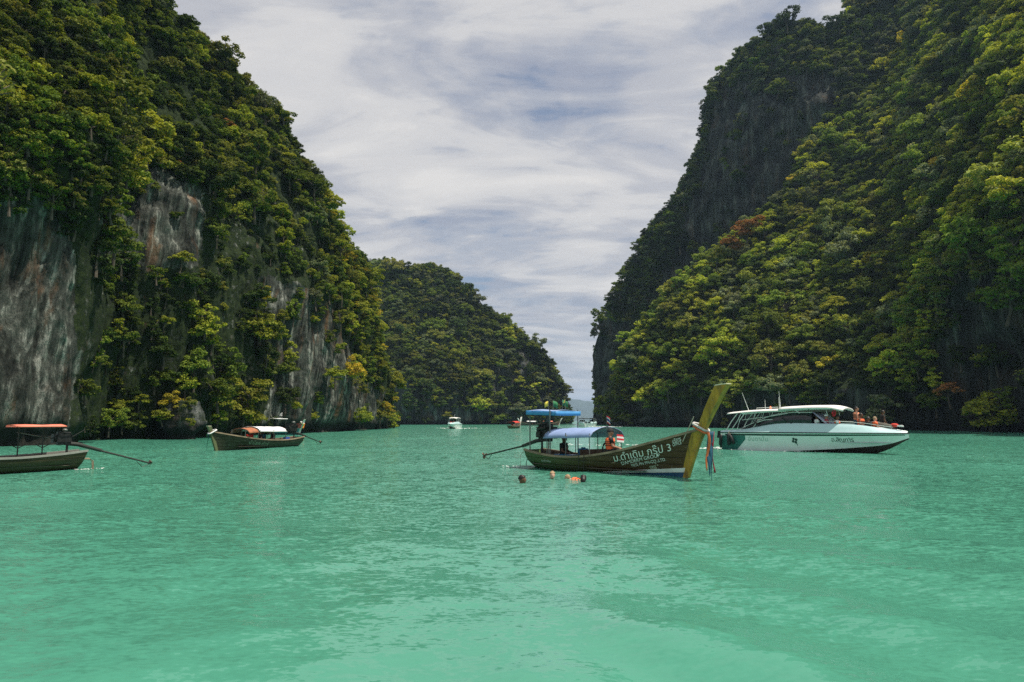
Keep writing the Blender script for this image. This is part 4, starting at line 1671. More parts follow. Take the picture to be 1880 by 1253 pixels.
        MB().tube([(0.5, -0.05, 0.28), (1.2, -0.05, 0.42), (1.75, -0.05, 0.55)], 0.022, 8).build('tiller', M_STEEL, e)
        MB().tube([(-0.15, 0.1, 0.35), (-0.55, 0.16, 0.62)], 0.016, 6).build('lifting_handle', M_IRON2, e)
        return e

    def world(self, v):
        return self.root.matrix_basis @ Vector(v)

    def lettering(self, body, size, u0, zoff, side, mat, spacing=1.0, slope_follow=1.0, name='lettering'):
        """flat paint on the planking: the baseline runs parallel to the rail"""
        V, F = text_flat(body, size, spacing)
        if not V:
            return
        out = []
        x0 = self.xs(u0, 0.5)
        for v in V:
            # starboard is read with x growing towards the bow
            x = x0 + (v.x if side < 0 else -v.x)
            u = self.u_of(x, 0.6)
            base = self.gun(u0) + (self.gun(u) - self.gun(u0)) * slope_follow
            z = base + zoff + v.y
            u = self.u_of(x, z)
            g, k = self.gun(u), curve(u, self.KE)
            p = self.surf(u, min(0.98, max(0.02, (z - k) / (g - k))), side)
            out.append(p + Vector((0, side * 0.012, 0)))
        mb = MB()
        mb.add(out, F)
        return mb.build(name, mat, self.root)

    def find(self, px, py, side=-1):
        """(u, z) of the planking seen at a photo point"""
        U, Vv = np.meshgrid(np.linspace(0.02, 0.98, 120), np.linspace(0.05, 0.97, 60), indexing='ij')
        best, bd = None, 1e9
        M = self.root.matrix_basis
        for i in range(U.shape[0]):
            P = np.array([M @ self.surf(U[i, 0], v, side) for v in Vv[i][::4]])
            qx, qy, _ = project(P)
            d = (qx - px) ** 2 + (qy - py) ** 2
            k = int(np.argmin(d))
            if d[k] < bd:
                bd, best = d[k], (U[i, 0], self.surf(U[i, 0], Vv[i][::4][k], side).z)
        u0, _ = best
        for u in np.linspace(u0 - 0.02, u0 + 0.02, 17):
            vs = np.linspace(0.03, 0.98, 80)
            P = np.array([M @ self.surf(u, v, side) for v in vs])
            qx, qy, _ = project(P)
            d = (qx - px) ** 2 + (qy - py) ** 2
            k = int(np.argmin(d))
            if d[k] < bd:
                bd, best = d[k], (u, self.surf(u, vs[k], side).z)
        return best

    def lettering_fit(self, body, p0, p1, height, side, mat, name='lettering'):
        """lettering whose baseline runs from one photo point to another on the planking"""
        (ua, za), (ub, zb) = self.find(*p0, side), self.find(*p1, side)
        xa, xb = self.xs(ua, za), self.xs(ub, zb)
        V, F = text_flat(body, 1.0)
        w = max(v.x for v in V) - min(v.x for v in V)
        m0 = min(v.x for v in V)
        k = abs(xb - xa) / w
        out = []
        for v in V:
            t = (v.x - m0) / w
            x = lerp(xa, xb, t)
            z = lerp(za, zb, t) + v.y * height
            u = self.u_of(x, z)
            g, kk = self.gun(u), curve(u, self.KE)
            p = self.surf(u, min(0.985, max(0.02, (z - kk) / (g - kk))), side)
            out.append(p + Vector((0, side * 0.014, 0)))
        return MB().add(out, F).build(name, mat, self.root)

    def u_of(self, x, z):
        x0, x1 = self.xs(0, z), self.xs(1, z)
        return min(1, max(0, (x - x0) / (x1 - x0)))


def flag(label, base, h, colours, w=0.34, hh=0.22, ang=0.5, parent=None, tri=False, r=0.009):
    """small flag on a staff, hanging a little"""
    f = thing('flag', label, 'flag', base, 0)
    MB().tube([(0, 0, 0), (0, 0, h)], r, 6).build('staff', M_STEEL, f)
    n = len(colours)
    for i, m in enumerate(colours):
        a0, a1 = i / n, (i + 1) / n
        rows = []
        for t in (a0, a1):
            row = []
            for s in np.linspace(0, 1, 7):
                k = (1 - s) if tri else 1.0
                z = h - 0.02 - hh * (0.5 + (t - 0.5) * k) - 0.30 * w * s * s
                row.append(Vector((math.cos(ang) * w * s * 0.85, math.sin(ang) * w * s * 0.85 + 0.03 * math.sin(s * 6), z)))
            rows.append(row)
        MB().sheet(rows, 0.004).build('stripe' if n > 1 else 'cloth', m, f, True)
    return f


def ribbons(label, boat, z_tie, z_end, mats, cat='ribbons', fan=0.10):
    """cloth strips knotted round the prow and left hanging"""
    x = boat.stem(z_tie)
    o = thing('bow_ribbons', label, cat, boat.world((x, 0, z_tie)), boat.root.rotation_euler.z)
    MB().tube([(-0.40, -0.15, 0.10), (-0.2, -0.17, 0.02), (0.05, -0.13, -0.12), (0.13, 0, -0.16), (0.05, 0.13, -0.12), (-0.2, 0.17, 0.02), (-0.40, 0.15, 0.10), (-0.46, 0, 0.13), (-0.40, -0.15, 0.10)], 0.042, 8).build('sash', mats[0], o, True)
    MB().tube([(-0.36, -0.18, 0.02), (-0.2, -0.19, -0.08), (0.04, -0.16, -0.2), (0.16, -0.04, -0.24)], 0.034, 8).build('sash', mats[1], o, True)
    L = z_tie - z_end
    for i, m in enumerate(mats[1:]):
        off = -0.10 + 0.085 * i
        ln = L * (0.80 + 0.2 * ((i * 7) % 5) / 4)
        rows = []
        for t in np.linspace(0, 1, 12):
            z = -0.16 - ln * t
            wv = 0.03 * math.sin(t * 7 + i * 2) + 0.10 * t * (0.3 + 0.25 * i)
            w = (0.055 if i else 0.035) + 0.03 * math.sin(t * 3 + i) * (1 if i else 0.4) - 0.02 * t
            rows.append([Vector((0.16 + wv - fan * t + q * w * 0.7, off + q * w + 0.05 * math.sin(t * 5 + i), z)) for q in (-1, -0.3, 0.4, 1)])
        MB().sheet(rows, 0.008).build('ribbon', m, o, True)
    return o


BOATS = 'longtail boats in the lagoon'
HULL_MAIN = mat_hull('green_brown_hull_paint', (0.075, 0.130, 0.045), (0.078, 0.046, 0.020), -3.2, 0.6)

main_bow = on_water(1262, 879)
main_stern = on_water(984, 857)
lt = Longtail('green and brown wooden longtail boat with tall yellow prow in mid lagoon', main_stern, main_bow, HULL_MAIN, BOATS)
lt.stripe(0.48, -0.03, 0.005, 0.22, 0.38, M_WHITE, 'white_stripe')
lt.stripe(0.52, -0.20, -0.04, -0.20, 0.214, M_BLUEBAND, 'blue_band')
LL = lt.L
# boards of the bow painted yellow
for side in (1, -1):
    rows = []
    for v in np.linspace(0.30, 0.985, 10):
        r = []
        for k in range(5):
            u = lerp(0.972 - 0.008 * v, 0.995, k / 4)
            r.append(lt.surf(u, v, side) + Vector((0.003, side * 0.010, 0)))
        rows.append(r if side < 0 else r[::-1])
    MB().sheet(rows, 0.006).build('bow_board', M_YELLOW, lt.root)
lt.lettering_fit('ม.ดำเดิม กรุ๊ป 3', (1129, 848), (1233, 828), 0.36, -1, M_WHITELET)
lt.lettering_fit('DAMDERM GROUP', (1143, 854), (1212, 839), 0.175, -1, M_WHITELET)
lt.lettering_fit('MISS PN PN CO.,LTD.', (1161, 858), (1223, 846), 0.15, -1, M_WHITELET)
lt.lettering_fit('บริการ', (1235, 814), (1251, 809), 0.20, -1, M_WHITELET)
lt.lettering_fit('OFFICE', (1236, 820), (1252, 816), 0.16, -1, M_WHITELET)
lt.lettering_fit('ม.ดำเดิม', (995, 847), (1012, 849), 0.11, -1, M_WHITELET)

def emblem(boat, u, zc, s, side, mat):
    """square stamp with a ring inside"""
    shapes = []
    pts2 = []
    mb = MB()

    def put(x, z):
        X = boat.xs(u, 0.5) + x
        uu = boat.u_of(X, zc + z)
        g, k = boat.gun(uu), curve(uu, boat.KE)
        return boat.surf(uu, (zc + z - k) / (g - k), side) + Vector((0, side * 0.012, 0))
    for r0, r1, n, rot in ((0.40, 0.5, 4, 0.95), (0.20, 0.28, 14, 0.0)):
        ring = []
        for k in range(n):
            a = 2 * math.pi * k / n + rot
            ring.append([put(r * s * math.cos(a), r * s * math.sin(a)) for r in (r0, r1)])
        mb.grid(ring + [ring[0]])
    for k in range(3):
        mb.grid([[put(s * (-0.16 + 0.3 * q), s * (-0.09 + 0.09 * k + e)) for q in (0, 1)] for e in (0, 0.05)])
    for k in range(4):
        a = 0.6 + 0.35 * k
        mb.grid([[put(s * (0.62 * math.cos(a + e)), s * 0.62 * math.sin(a + e)), put(s * 0.72 * math.cos(a + e), s * 0.72 * math.sin(a + e))] for e in (0, 0.2)])
    return mb.build('emblem', mat, boat.root)


_eu, _ez = lt.find(1198, 862)
emblem(lt, _eu, _ez, 0.36, -1, simple_mat('faded_emblem_paint', (0.36, 0.38, 0.28), 0.7, vary=0.3))

# canopies
xc0, xc1 = -LL * 0.305, LL * 0.035
lt.canopy(xc0, xc1, 0.98, 1.36, 1.44, 0.30, M_LILAC, 'lower_canopy')
for u in (0.215, 0.36, 0.515):
    for side in (1, -1):
        lt.post_pole(u, side, 1.50)
uc = lt.flat_canopy(-LL * 0.475, -LL * 0.245, -0.72, 0.72, 2.42, M_LILAC, M_BLUE, tilt=-0.05, val=0.18)
for u in (0.05, 0.235):
    for side in (1, -1):
        lt.post_pole(u, side, 2.44, inset=0.10, r=0.026)
# thwarts, bench backs
for u in (0.18, 0.34, 0.50, 0.64):
    w = curve(u, lt.HB) * 0.88
    MB().box((lt.xs(u, 0.42), 0, 0.44), (0.26, 2 * w, 0.035)).build('thwart', M_WOOD, lt.root)
MB().box((LL * 0.085, 0, 0.58), (0.40, 1.5, 0.26)).build('locker', M_WOOD_D, lt.root)
MB().box((lt.xs(0.44, 0.6), 0.0, 0.66), (0.07, 1.5, 0.40), Matrix.Rotation(-0.15, 3, 'Y')).build('bench_back', M_WOOD_D, lt.root)
lt.engine('black engine on the stern of the yellow-prowed longtail boat', tail_z=0.34, tail_len=4.1, yaw=0.0, zp=1.08)
# stern ring and mooring line
st = lt.surf(0, 0.75, -1)
MB().tube([(st.x + 0.05, -0.2, 0.35)] + [(st.x - 0.05 - 0.22 * math.sin(a), -0.2, 0.10 + 0.26 * math.cos(a)) for a in np.linspace(0.2, 2.9, 9)], 0.018, 6).build('stern_ladder_rail', M_STEEL, lt.root)
MB().tube([lt.surf(0.02, 1, -1) + Vector((0, 0, 0.05)), lt.surf(0.0, 0.7, -1) + Vector((-0.25, -0.05, 0)), lt.surf(0, 0.4, -1) + Vector((-0.42, -0.1, -0.25))], 0.012, 6).build('stern_rope', M_ROPE, lt.root)
# boarding ladder hooked on the rail
lp = lt.surf(0.475, 1, -1)
MB().tube([(lp.x - 0.14, lp.y + 0.1, lp.z + 0.10), (lp.x - 0.14, lp.y - 0.04, lp.z + 0.10), (lp.x - 0.14, lp.y - 0.05, lp.z - 0.5)], 0.014, 6).tube([(lp.x + 0.14, lp.y + 0.1, lp.z + 0.12), (lp.x + 0.14, lp.y - 0.04, lp.z + 0.12), (lp.x + 0.14, lp.y - 0.05, lp.z - 0.5)], 0.014, 6).tube([(lp.x - 0.14, lp.y - 0.05, lp.z - 0.15), (lp.x + 0.14, lp.y - 0.05, lp.z - 0.15)], 0.012, 6).tube([(lp.x - 0.14, lp.y - 0.05, lp.z - 0.4), (lp.x + 0.14, lp.y - 0.05, lp.z - 0.4)], 0.012, 6).build('boarding_ladder', M_IRON2, lt.root)
# cleat stick and rope at the foot of the prow
bp = lt.surf(0.965, 1, -1)
MB().tube([(bp.x - 0.35, bp.y - 0.10, bp.z - 0.35), (bp.x + 0.05, bp.y + 0.02, bp.z + 0.50)], 0.016, 6).build('mooring_stake', M_ROPE, lt.root)

ribbons('white, orange, teal and red ribbons tied round the tall yellow prow', lt, 1.78, 0.16, [M_SASH, M_DKORANGE, M_TEAL, M_TEAL, M_DKRED])
rz_lt = lt.root.rotation_euler.z
# cargo
def at_boat(b, x, y, z):
    return b.world((x, y, z))


o = thing('cool_box', 'blue plastic cool box on the floor of the yellow-prowed boat', 'cool box', at_boat(lt, -LL * 0.20, -0.40, 0.19), rz_lt)
MB().box((0, 0, 0.19), (0.95, 0.48, 0.38), taper=1.04).build('body', M_BLUEPL, o)
MB().box((0, 0, 0.41), (1.0, 0.53, 0.06)).build('lid', M_BLUEPL, o)
o = thing('water_drum', 'blue plastic drum behind the cool box in the longtail boat', 'drum', at_boat(lt, -LL * 0.165, 0.25, 0.46), rz_lt)
MB().tube([(0, 0, 0), (0, 0, 0.06), (0, 0, 0.34), (0, 0, 0.40)], [0.20, 0.23, 0.23, 0.18], 18).build('body', simple_mat('bright_blue_plastic', (0.02, 0.17, 0.36), 0.4), o)
MB().disc((0, 0, 0.42), (0, 0, 1), 0.09, 0.05).build('lid', M_BLUEPL, o)
o = thing('steering_ring', 'dark ring standing on the bench of the longtail boat', 'ring', at_boat(lt, LL * 0.015, 0.15, 0.66), rz_lt)
MB().tube([(0.26 * math.sin(a), 0, 0.22 + 0.26 * math.cos(a)) for a in np.linspace(0, 2 * math.pi, 25)], 0.035, 8).build('rim', M_RUBBER, o)
o = thing('life_vest_pile', 'bundle of red life vests under the front of the lower canopy', 'life vests', at_boat(lt, LL * 0.085, 0.48, 0.46), rz_lt)
for k in range(3):
    MB().ball((0.05 * k, 0.12 * (k - 1), 0.10 + 0.07 * (k % 2)), (0.20, 0.15, 0.12)).build('vest', M_RED, o, True)
o = thing('striped_cloth', 'red and white striped cloth hung under the lower canopy', 'cloth', at_boat(lt, LL * 0.03, 0.62, 1.30), rz_lt)
for k in range(4):
    MB().sheet([[Vector((0.02 * math.sin(7 * y), y, 0.12 - 0.075 * (k + e) + 0.10 * (0.3 - y))) for y in np.linspace(-0.05, 0.34, 6)] for e in (0, 1)], 0.006).build('stripe', (M_FLAGR, M_FLAGW)[k % 2], o)

person('person in orange life vest and dark cap sitting forward of the lower canopy', 'sit', at_boat(lt, LL * 0.085, -0.30, 0.74), rz_lt + 0.9, skin=0, hat=M_BLACK, vest=M_VEST, shirt=M_BLACK, shorts=M_BLACK, detail=True, scale=1.12)
person('person in dark clothes sitting under the blue canopy by the cool box', 'sit', at_boat(lt, -LL * 0.265, -0.1, 0.45), rz_lt + 0.4, skin=1, shirt=M_BLACK, shorts=M_BLACK, scale=1.12)
flag('small striped flag of red, white and blue above the lower canopy', at_boat(lt, LL * 0.075, -0.38, 0.9), 1.28, [M_FLAGR, M_FLAGW, M_FLAGB, M_FLAGB, M_FLAGW, M_FLAGR], 0.34, 0.26, -1.25)
zt = 2.44
flag('pale yellow pennant at the back corner of the upper blue canopy', at_boat(lt, -LL * 0.465, 0.5, zt), 0.42, [M_YELCL], 0.26, 0.22, 2.4)
flag('dark green flag in the middle of the upper blue canopy', at_boat(lt, -LL * 0.40, 0.3, zt), 0.42, [M_GREENCL], 0.30, 0.26, 0.6)
flag('second green flag further forward on the upper blue canopy', at_boat(lt, -LL * 0.34, 0.4, zt), 0.44, [M_GREENCL], 0.28, 0.24, -0.2)
flag('narrow cream pennant at the front of the upper blue canopy', at_boat(lt, -LL * 0.29, 0.2, zt), 0.46, [M_YELCL], 0.3, 0.16, 1.9, tri=True)

# swimmers
GS = 'swimmers beside the longtail boat'
person('dark-haired swimmer nearest the viewer, turned to the right', 'tread', on_water(957, 889).to_tuple(), -0.2, skin=1, scale=1.15, group=GS)
person('fair swimmer facing the viewer, next to the boat', 'tread', on_water(1014, 880).to_tuple(), -1.5, skin=2, hair=1, scale=1.1, group=GS)
person('swimmer in an orange life vest lying on the water', 'swim', (on_water(1046, 880) - Vector((0, 0, 0.10))).to_tuple(), 2.6, skin=2, hair=1, vest=M_VEST, scale=0.98, group=GS)
person('dark-haired swimmer seen from behind, beside the orange vest', 'tread', on_water(1071, 888).to_tuple(), 1.4, skin=0, scale=1.1, group=GS, long_hair=True)


# ------------------------------------------------------------------ other longtail boats
HULL_A = mat_hull('green_white_hull_paint', (0.060, 0.052, 0.024), (0.05, 0.042, 0.022), -3, 2)
a_stern = on_water(141, 861)
hd = Vector((-0.64, -0.77, 0))
boatA = Longtail('longtail boat with red canopies cut off by the picture edge', a_stern, a_stern + hd * 8.3, HULL_A, BOATS, rail_mat=simple_mat('grey_rail', (0.26, 0.26, 0.23), 0.7))
LA = boatA.L
boatA.flat_canopy(-LA * 0.415, -LA * 0.215, -0.75, 0.75, 1.78, M_CORAL, M_CORAL, tilt=0.0, val=0.05, name='upper_canopy')
for x in (-LA * 0.345, -LA * 0.245):
    MB().tube([(x, 0.0, 0.18), (x, 0.0, 1.80)], 0.024, 8).build('canopy_post', M_IRON2, boatA.root)
    MB().tube([(x - 0.25, 0, 1.05), (x, 0, 0.9), (x + 0.25, 0, 1.05)], 0.02, 6).build('bracket', M_IRON2, boatA.root)
boatA.canopy(-LA * 0.10, LA * 0.30, 0.98, 0.92, 1.05, 0.26, M_CORAL, 'lower_canopy')
for u in (0.42, 0.58, 0.78):
    for side in (1, -1):
        boatA.post_pole(u, side, 1.05)
boatA.engine('black engine with long shaft on the red-canopied longtail boat', tail_z=0.10, tail_len=3.3, zp=0.98, size=0.72)
for u in (0.2, 0.38):
    w = curve(u, boatA.HB) * 0.88
    MB().box((boatA.xs(u, 0.42), 0, 0.44), (0.26, 2 * w, 0.035)).build('thwart', M_WOOD, boatA.root)
sa = boatA.surf(0, 0.7, 1)
MB().tube([(sa.x + 0.1, 0.1, 0.42), (sa.x - 0.25, 0.1, 0.42), (sa.x - 0.42, 0.1, 0.30), (sa.x - 0.45, 0.1, -0.05)], 0.022, 6).tube([(sa.x + 0.1, 0.35, 0.40), (sa.x - 0.2, 0.35, 0.40), (sa.x - 0.30, 0.35, 0.26), (sa.x - 0.32, 0.35, -0.05)], 0.022, 6).build('stern_ladder_rail', M_WOOD, boatA.root)
o = thing('cool_box', 'pale blue box lying in the red-canopied longtail boat', 'cool box', at_boat(boatA, -LA * 0.05, 0.3, 0.30), boatA.root.rotation_euler.z)
MB().box((0, 0, 0.16), (0.7, 0.42, 0.32)).build('body', simple_mat('pale_blue_plastic', (0.30, 0.44, 0.62), 0.5), o)
MB().box((0, 0, 0.345), (0.73, 0.45, 0.045)).build('lid', M_WHITE, o)

HULL_B = mat_hull('mossy_hull_paint', (0.042, 0.050, 0.028), (0.042, 0.040, 0.021), -2, 2, wear=(0.22, 0.24, 0.18))
b_bow = on_water(396, 827)
b_stern = b_bow + Vector((0.43, 0.90, 0)) * 7.7
boatB = Longtail('dark olive longtail boat with white and orange canopies below the left cliff', b_stern, b_bow, HULL_B, BOATS, post_h=1.62, post_mat=simple_mat('olive_post', (0.12, 0.13, 0.06), 0.6), sheer=0.60)
LB = boatB.L
boatB.canopy(-LB * 0.22, LB * 0.12, 0.98, 1.26, 1.30, 0.26, M_FLAGW, 'white_canopy')
boatB.canopy(LB * 0.125, LB * 0.24, 0.92, 1.24, 1.20, 0.24, simple_mat('orange_tarpaulin', (0.34, 0.12, 0.055), 0.7, vary=0.3, scale=2), 'orange_canopy', nx=6)
for u in (0.29, 0.44, 0.61, 0.73):
    for side in (1, -1):
        boatB.post_pole(u, side, 1.36)
boatB.lettering('นำโชค ทัวร์', 0.34, 0.70, -0.42, 1, simple_mat('worn_lettering', (0.26, 0.30, 0.22), 0.7, vary=0.3), 1.1)
boatB.engine('black engine on the stern of the white-canopied longtail boat', tail_z=0.25, tail_len=3.0, zp=0.98)
ribbons('white and green garland hanging from the low bow of the dark boat', boatB, 1.25, 0.05, [M_FLAGW, M_GREENCL, M_TEAL, M_GREENCL])
for k, (u, y, sh, vs) in enumerate(((0.36, 0.2, M_BLACK, None), (0.44, -0.2, M_TEAL, None), (0.52, 0.25, M_BLACK, None), (0.60, -0.1, M_RED, None))):
    person(('dark-clothed person at the back under the white canopy', 'teal-shirted person under the white canopy of the dark olive boat', 'dark-clothed person under the front of the white canopy', 'red-shirted person under the orange canopy')[k], 'sit', at_boat(boatB, boatB.xs(u, 0.5), y, 0.44), boatB.root.rotation_euler.z + (0.6 if k % 2 else -0.3), skin=k % 2, shirt=sh, shorts=M_BLACK, group='passengers of the dark olive longtail boat')
for u in (0.34, 0.42, 0.50, 0.58):
    w = curve(u, boatB.HB) * 0.88
    MB().box((boatB.xs(u, 0.42), 0, 0.42), (0.26, 2 * w, 0.035)).build('thwart', M_WOOD, boatB.root)
o = thing('fuel_can', 'blue can near the stern of the dark olive longtail boat', 'can', at_boat(boatB, -LB * 0.30, 0.35, 0.19), boatB.root.rotation_euler.z)
MB().box((0, 0, 0.28), (0.45, 0.3, 0.56), taper=0.9).build('body', simple_mat('blue_can', (0.03, 0.08, 0.35), 0.4), o)
MB().disc((0.1, 0, 0.58), (0, 0, 1), 0.05, 0.06).build('lid', M_BLACK, o)

HULL_C = mat_hull('red_turquoise_hull_paint', (0.05, 0.30, 0.36), (0.06, 0.36, 0.42), -2, 2)
c_bow = on_water(549, 799)
boatC = Longtail('red and turquoise longtail boat partly hidden behind the dark olive one', c_bow + Vector((-0.86, 0.50, 0)) * 8.2, c_bow, HULL_C, BOATS, post_h=2.15, post_mat=M_WHITE, rail_mat=M_RED)
boatC.stripe(0.35, 0.30, 0.55, 0.95, 1.55, simple_mat('red_topside_paint', (0.50, 0.06, 0.045), 0.5), 'red_topside')
LC = boatC.L
boatC.flat_canopy(-LC * 0.30, LC * 0.10, -0.85, 0.85, 2.30, M_FLAGW, M_FLAGW, tilt=-0.06, val=0.10, name='upper_canopy')
for u in (0.25, 0.55):
    for side in (1, -1):
        boatC.post_pole(u, side, 2.3, inset=0.1)
flag('white pennant on the canopy of the red and turquoise boat', at_boat(boatC, LC * 0.05, 0.2, 2.3), 0.85, [M_FLAGW], 0.5, 0.6, 3.0, tri=True)
ribbons('yellow and white ribbons on the bow of the red and turquoise boat', boatC, 1.7, 0.9, [M_FLAGW, M_YELCL, M_ORANGE])

for px, py, ang, hm, cm, lab in (
        (945, 787, 1.25, (0.12, 0.10, 0.05), M_RED, 'far longtail boat with red canopy seen end-on near the far hill'),
        (974, 781.5, 2.7, (0.16, 0.16, 0.12), M_FLAGW, 'far grey longtail boat with pale canopy and prow pointing left'),
        (1008, 781.5, 0.35, (0.35, 0.14, 0.12), M_CORAL, 'far pinkish longtail boat with white prow behind the black engine')):
    c = on_water(px, py)
    h = Vector((math.cos(ang), math.sin(ang), 0))
    bt = Longtail(lab, c - h * 4.2, c + h * 4.2, mat_hull('far_hull_paint', hm, hm, -2, 2), BOATS, post_h=2.9, post_mat=M_WHITE)
    bt.canopy(-bt.L * 0.30, bt.L * 0.15, 1.0, 1.45, 1.5, 0.3, cm, 'canopy')
    for u in (0.22, 0.45, 0.62):
        for side in (1, -1):
            bt.post_pole(u, side, 1.6)
    for k in range(2):
        person('far passenger sitting in the %s' % ('red-canopied boat' if cm is M_RED else 'grey longtail' if cm is M_FLAGW else 'pinkish longtail') + (', forward' if k else ', aft'), 'sit', at_boat(bt, (-1.0, 0.6)[k], 0.3 - 0.6 * k, 0.44), bt.root.rotation_euler.z, shirt=(M_RED, M_FLAGW)[k], shorts=M_BLACK, group='passengers of far boats')
    for u in (0.36, 0.56):
        w = curve(u, bt.HB) * 0.88
        MB().box((bt.xs(u, 0.42), 0, 0.42), (0.26, 2 * w, 0.035)).build('thwart', M_WOOD, bt.root)


# ------------------------------------------------------------------ speedboats
M_GEL = simple_mat('white_gelcoat', (0.80, 0.84, 0.83), 0.22, spec=0.5, vary=0.03, scale=0.8, dirt=(0.60, 0.66, 0.62), dirt_amt=0.4, dirt_scale=1.2)
M_GELB = simple_mat('pale_blue_gelcoat', (0.44, 0.62, 0.64), 0.25, spec=0.5, vary=0.05)
M_BOTTOM = simple_mat('dark_antifouling', (0.035, 0.022, 0.018), 0.6, vary=0.3, scale=2)
M_STRIPE = simple_mat('dark_green_stripe', (0.010, 0.045, 0.035), 0.35, vary=0.1)
M_TEALQ = simple_mat('teal_quarter_paint', (0.03, 0.16, 0.14), 0.35, vary=0.15)
M_TEALP = simple_mat('faint_teal_lettering', (0.30, 0.50, 0.42), 0.5, vary=0.1)
M_SEAT = simple_mat('grey_vinyl', (0.42, 0.44, 0.46), 0.6, vary=0.1)
M_PIPEW = simple_mat('white_pipe', (0.62, 0.66, 0.62), 0.35, vary=0.1)
M_ROOF = simple_mat('white_hardtop', (0.80, 0.79, 0.76), 0.5, vary=0.06, dirt=(0.55, 0.52, 0.46), dirt_amt=0.4)
M_ROOFU = simple_mat('hardtop_lining', (0.30, 0.24, 0.20), 0.8, vary=0.2)
M_BEACON = simple_mat('orange_lens', (0.85, 0.22, 0.06), 0.3)


def glass_mat(name, col, rough=0.05, alpha=0.55):
    m, nt, b = new_mat(name)
    b.inputs['Base Color'].default_value = (*col, 1)
    b.inputs['Roughness'].default_value = rough
    b.inputs['Specular IOR Level'].default_value = 0.6
    tr = nt.nodes.new('ShaderNodeBsdfTransparent')
    tr.inputs[0].default_value = (0.75, 0.78, 0.85, 1)
    ms = nt.nodes.new('ShaderNodeMixShader')
    ms.inputs[0].default_value = alpha
    nt.links.new(tr.outputs[0], ms.inputs[1])
    nt.links.new(b.outputs[0], ms.inputs[2])
    nt.links.new(ms.outputs[0], nt.nodes['Material Output'].inputs[0])
    return m


M_GLASSD = glass_mat('smoked_glass', (0.012, 0.014, 0.016), 0.06, 0.92)
M_GLASSL = glass_mat('lilac_reflection_windscreen', (0.42, 0.43, 0.58), 0.1, 0.92)  # windscreen: its lilac reflection is put into the base colour


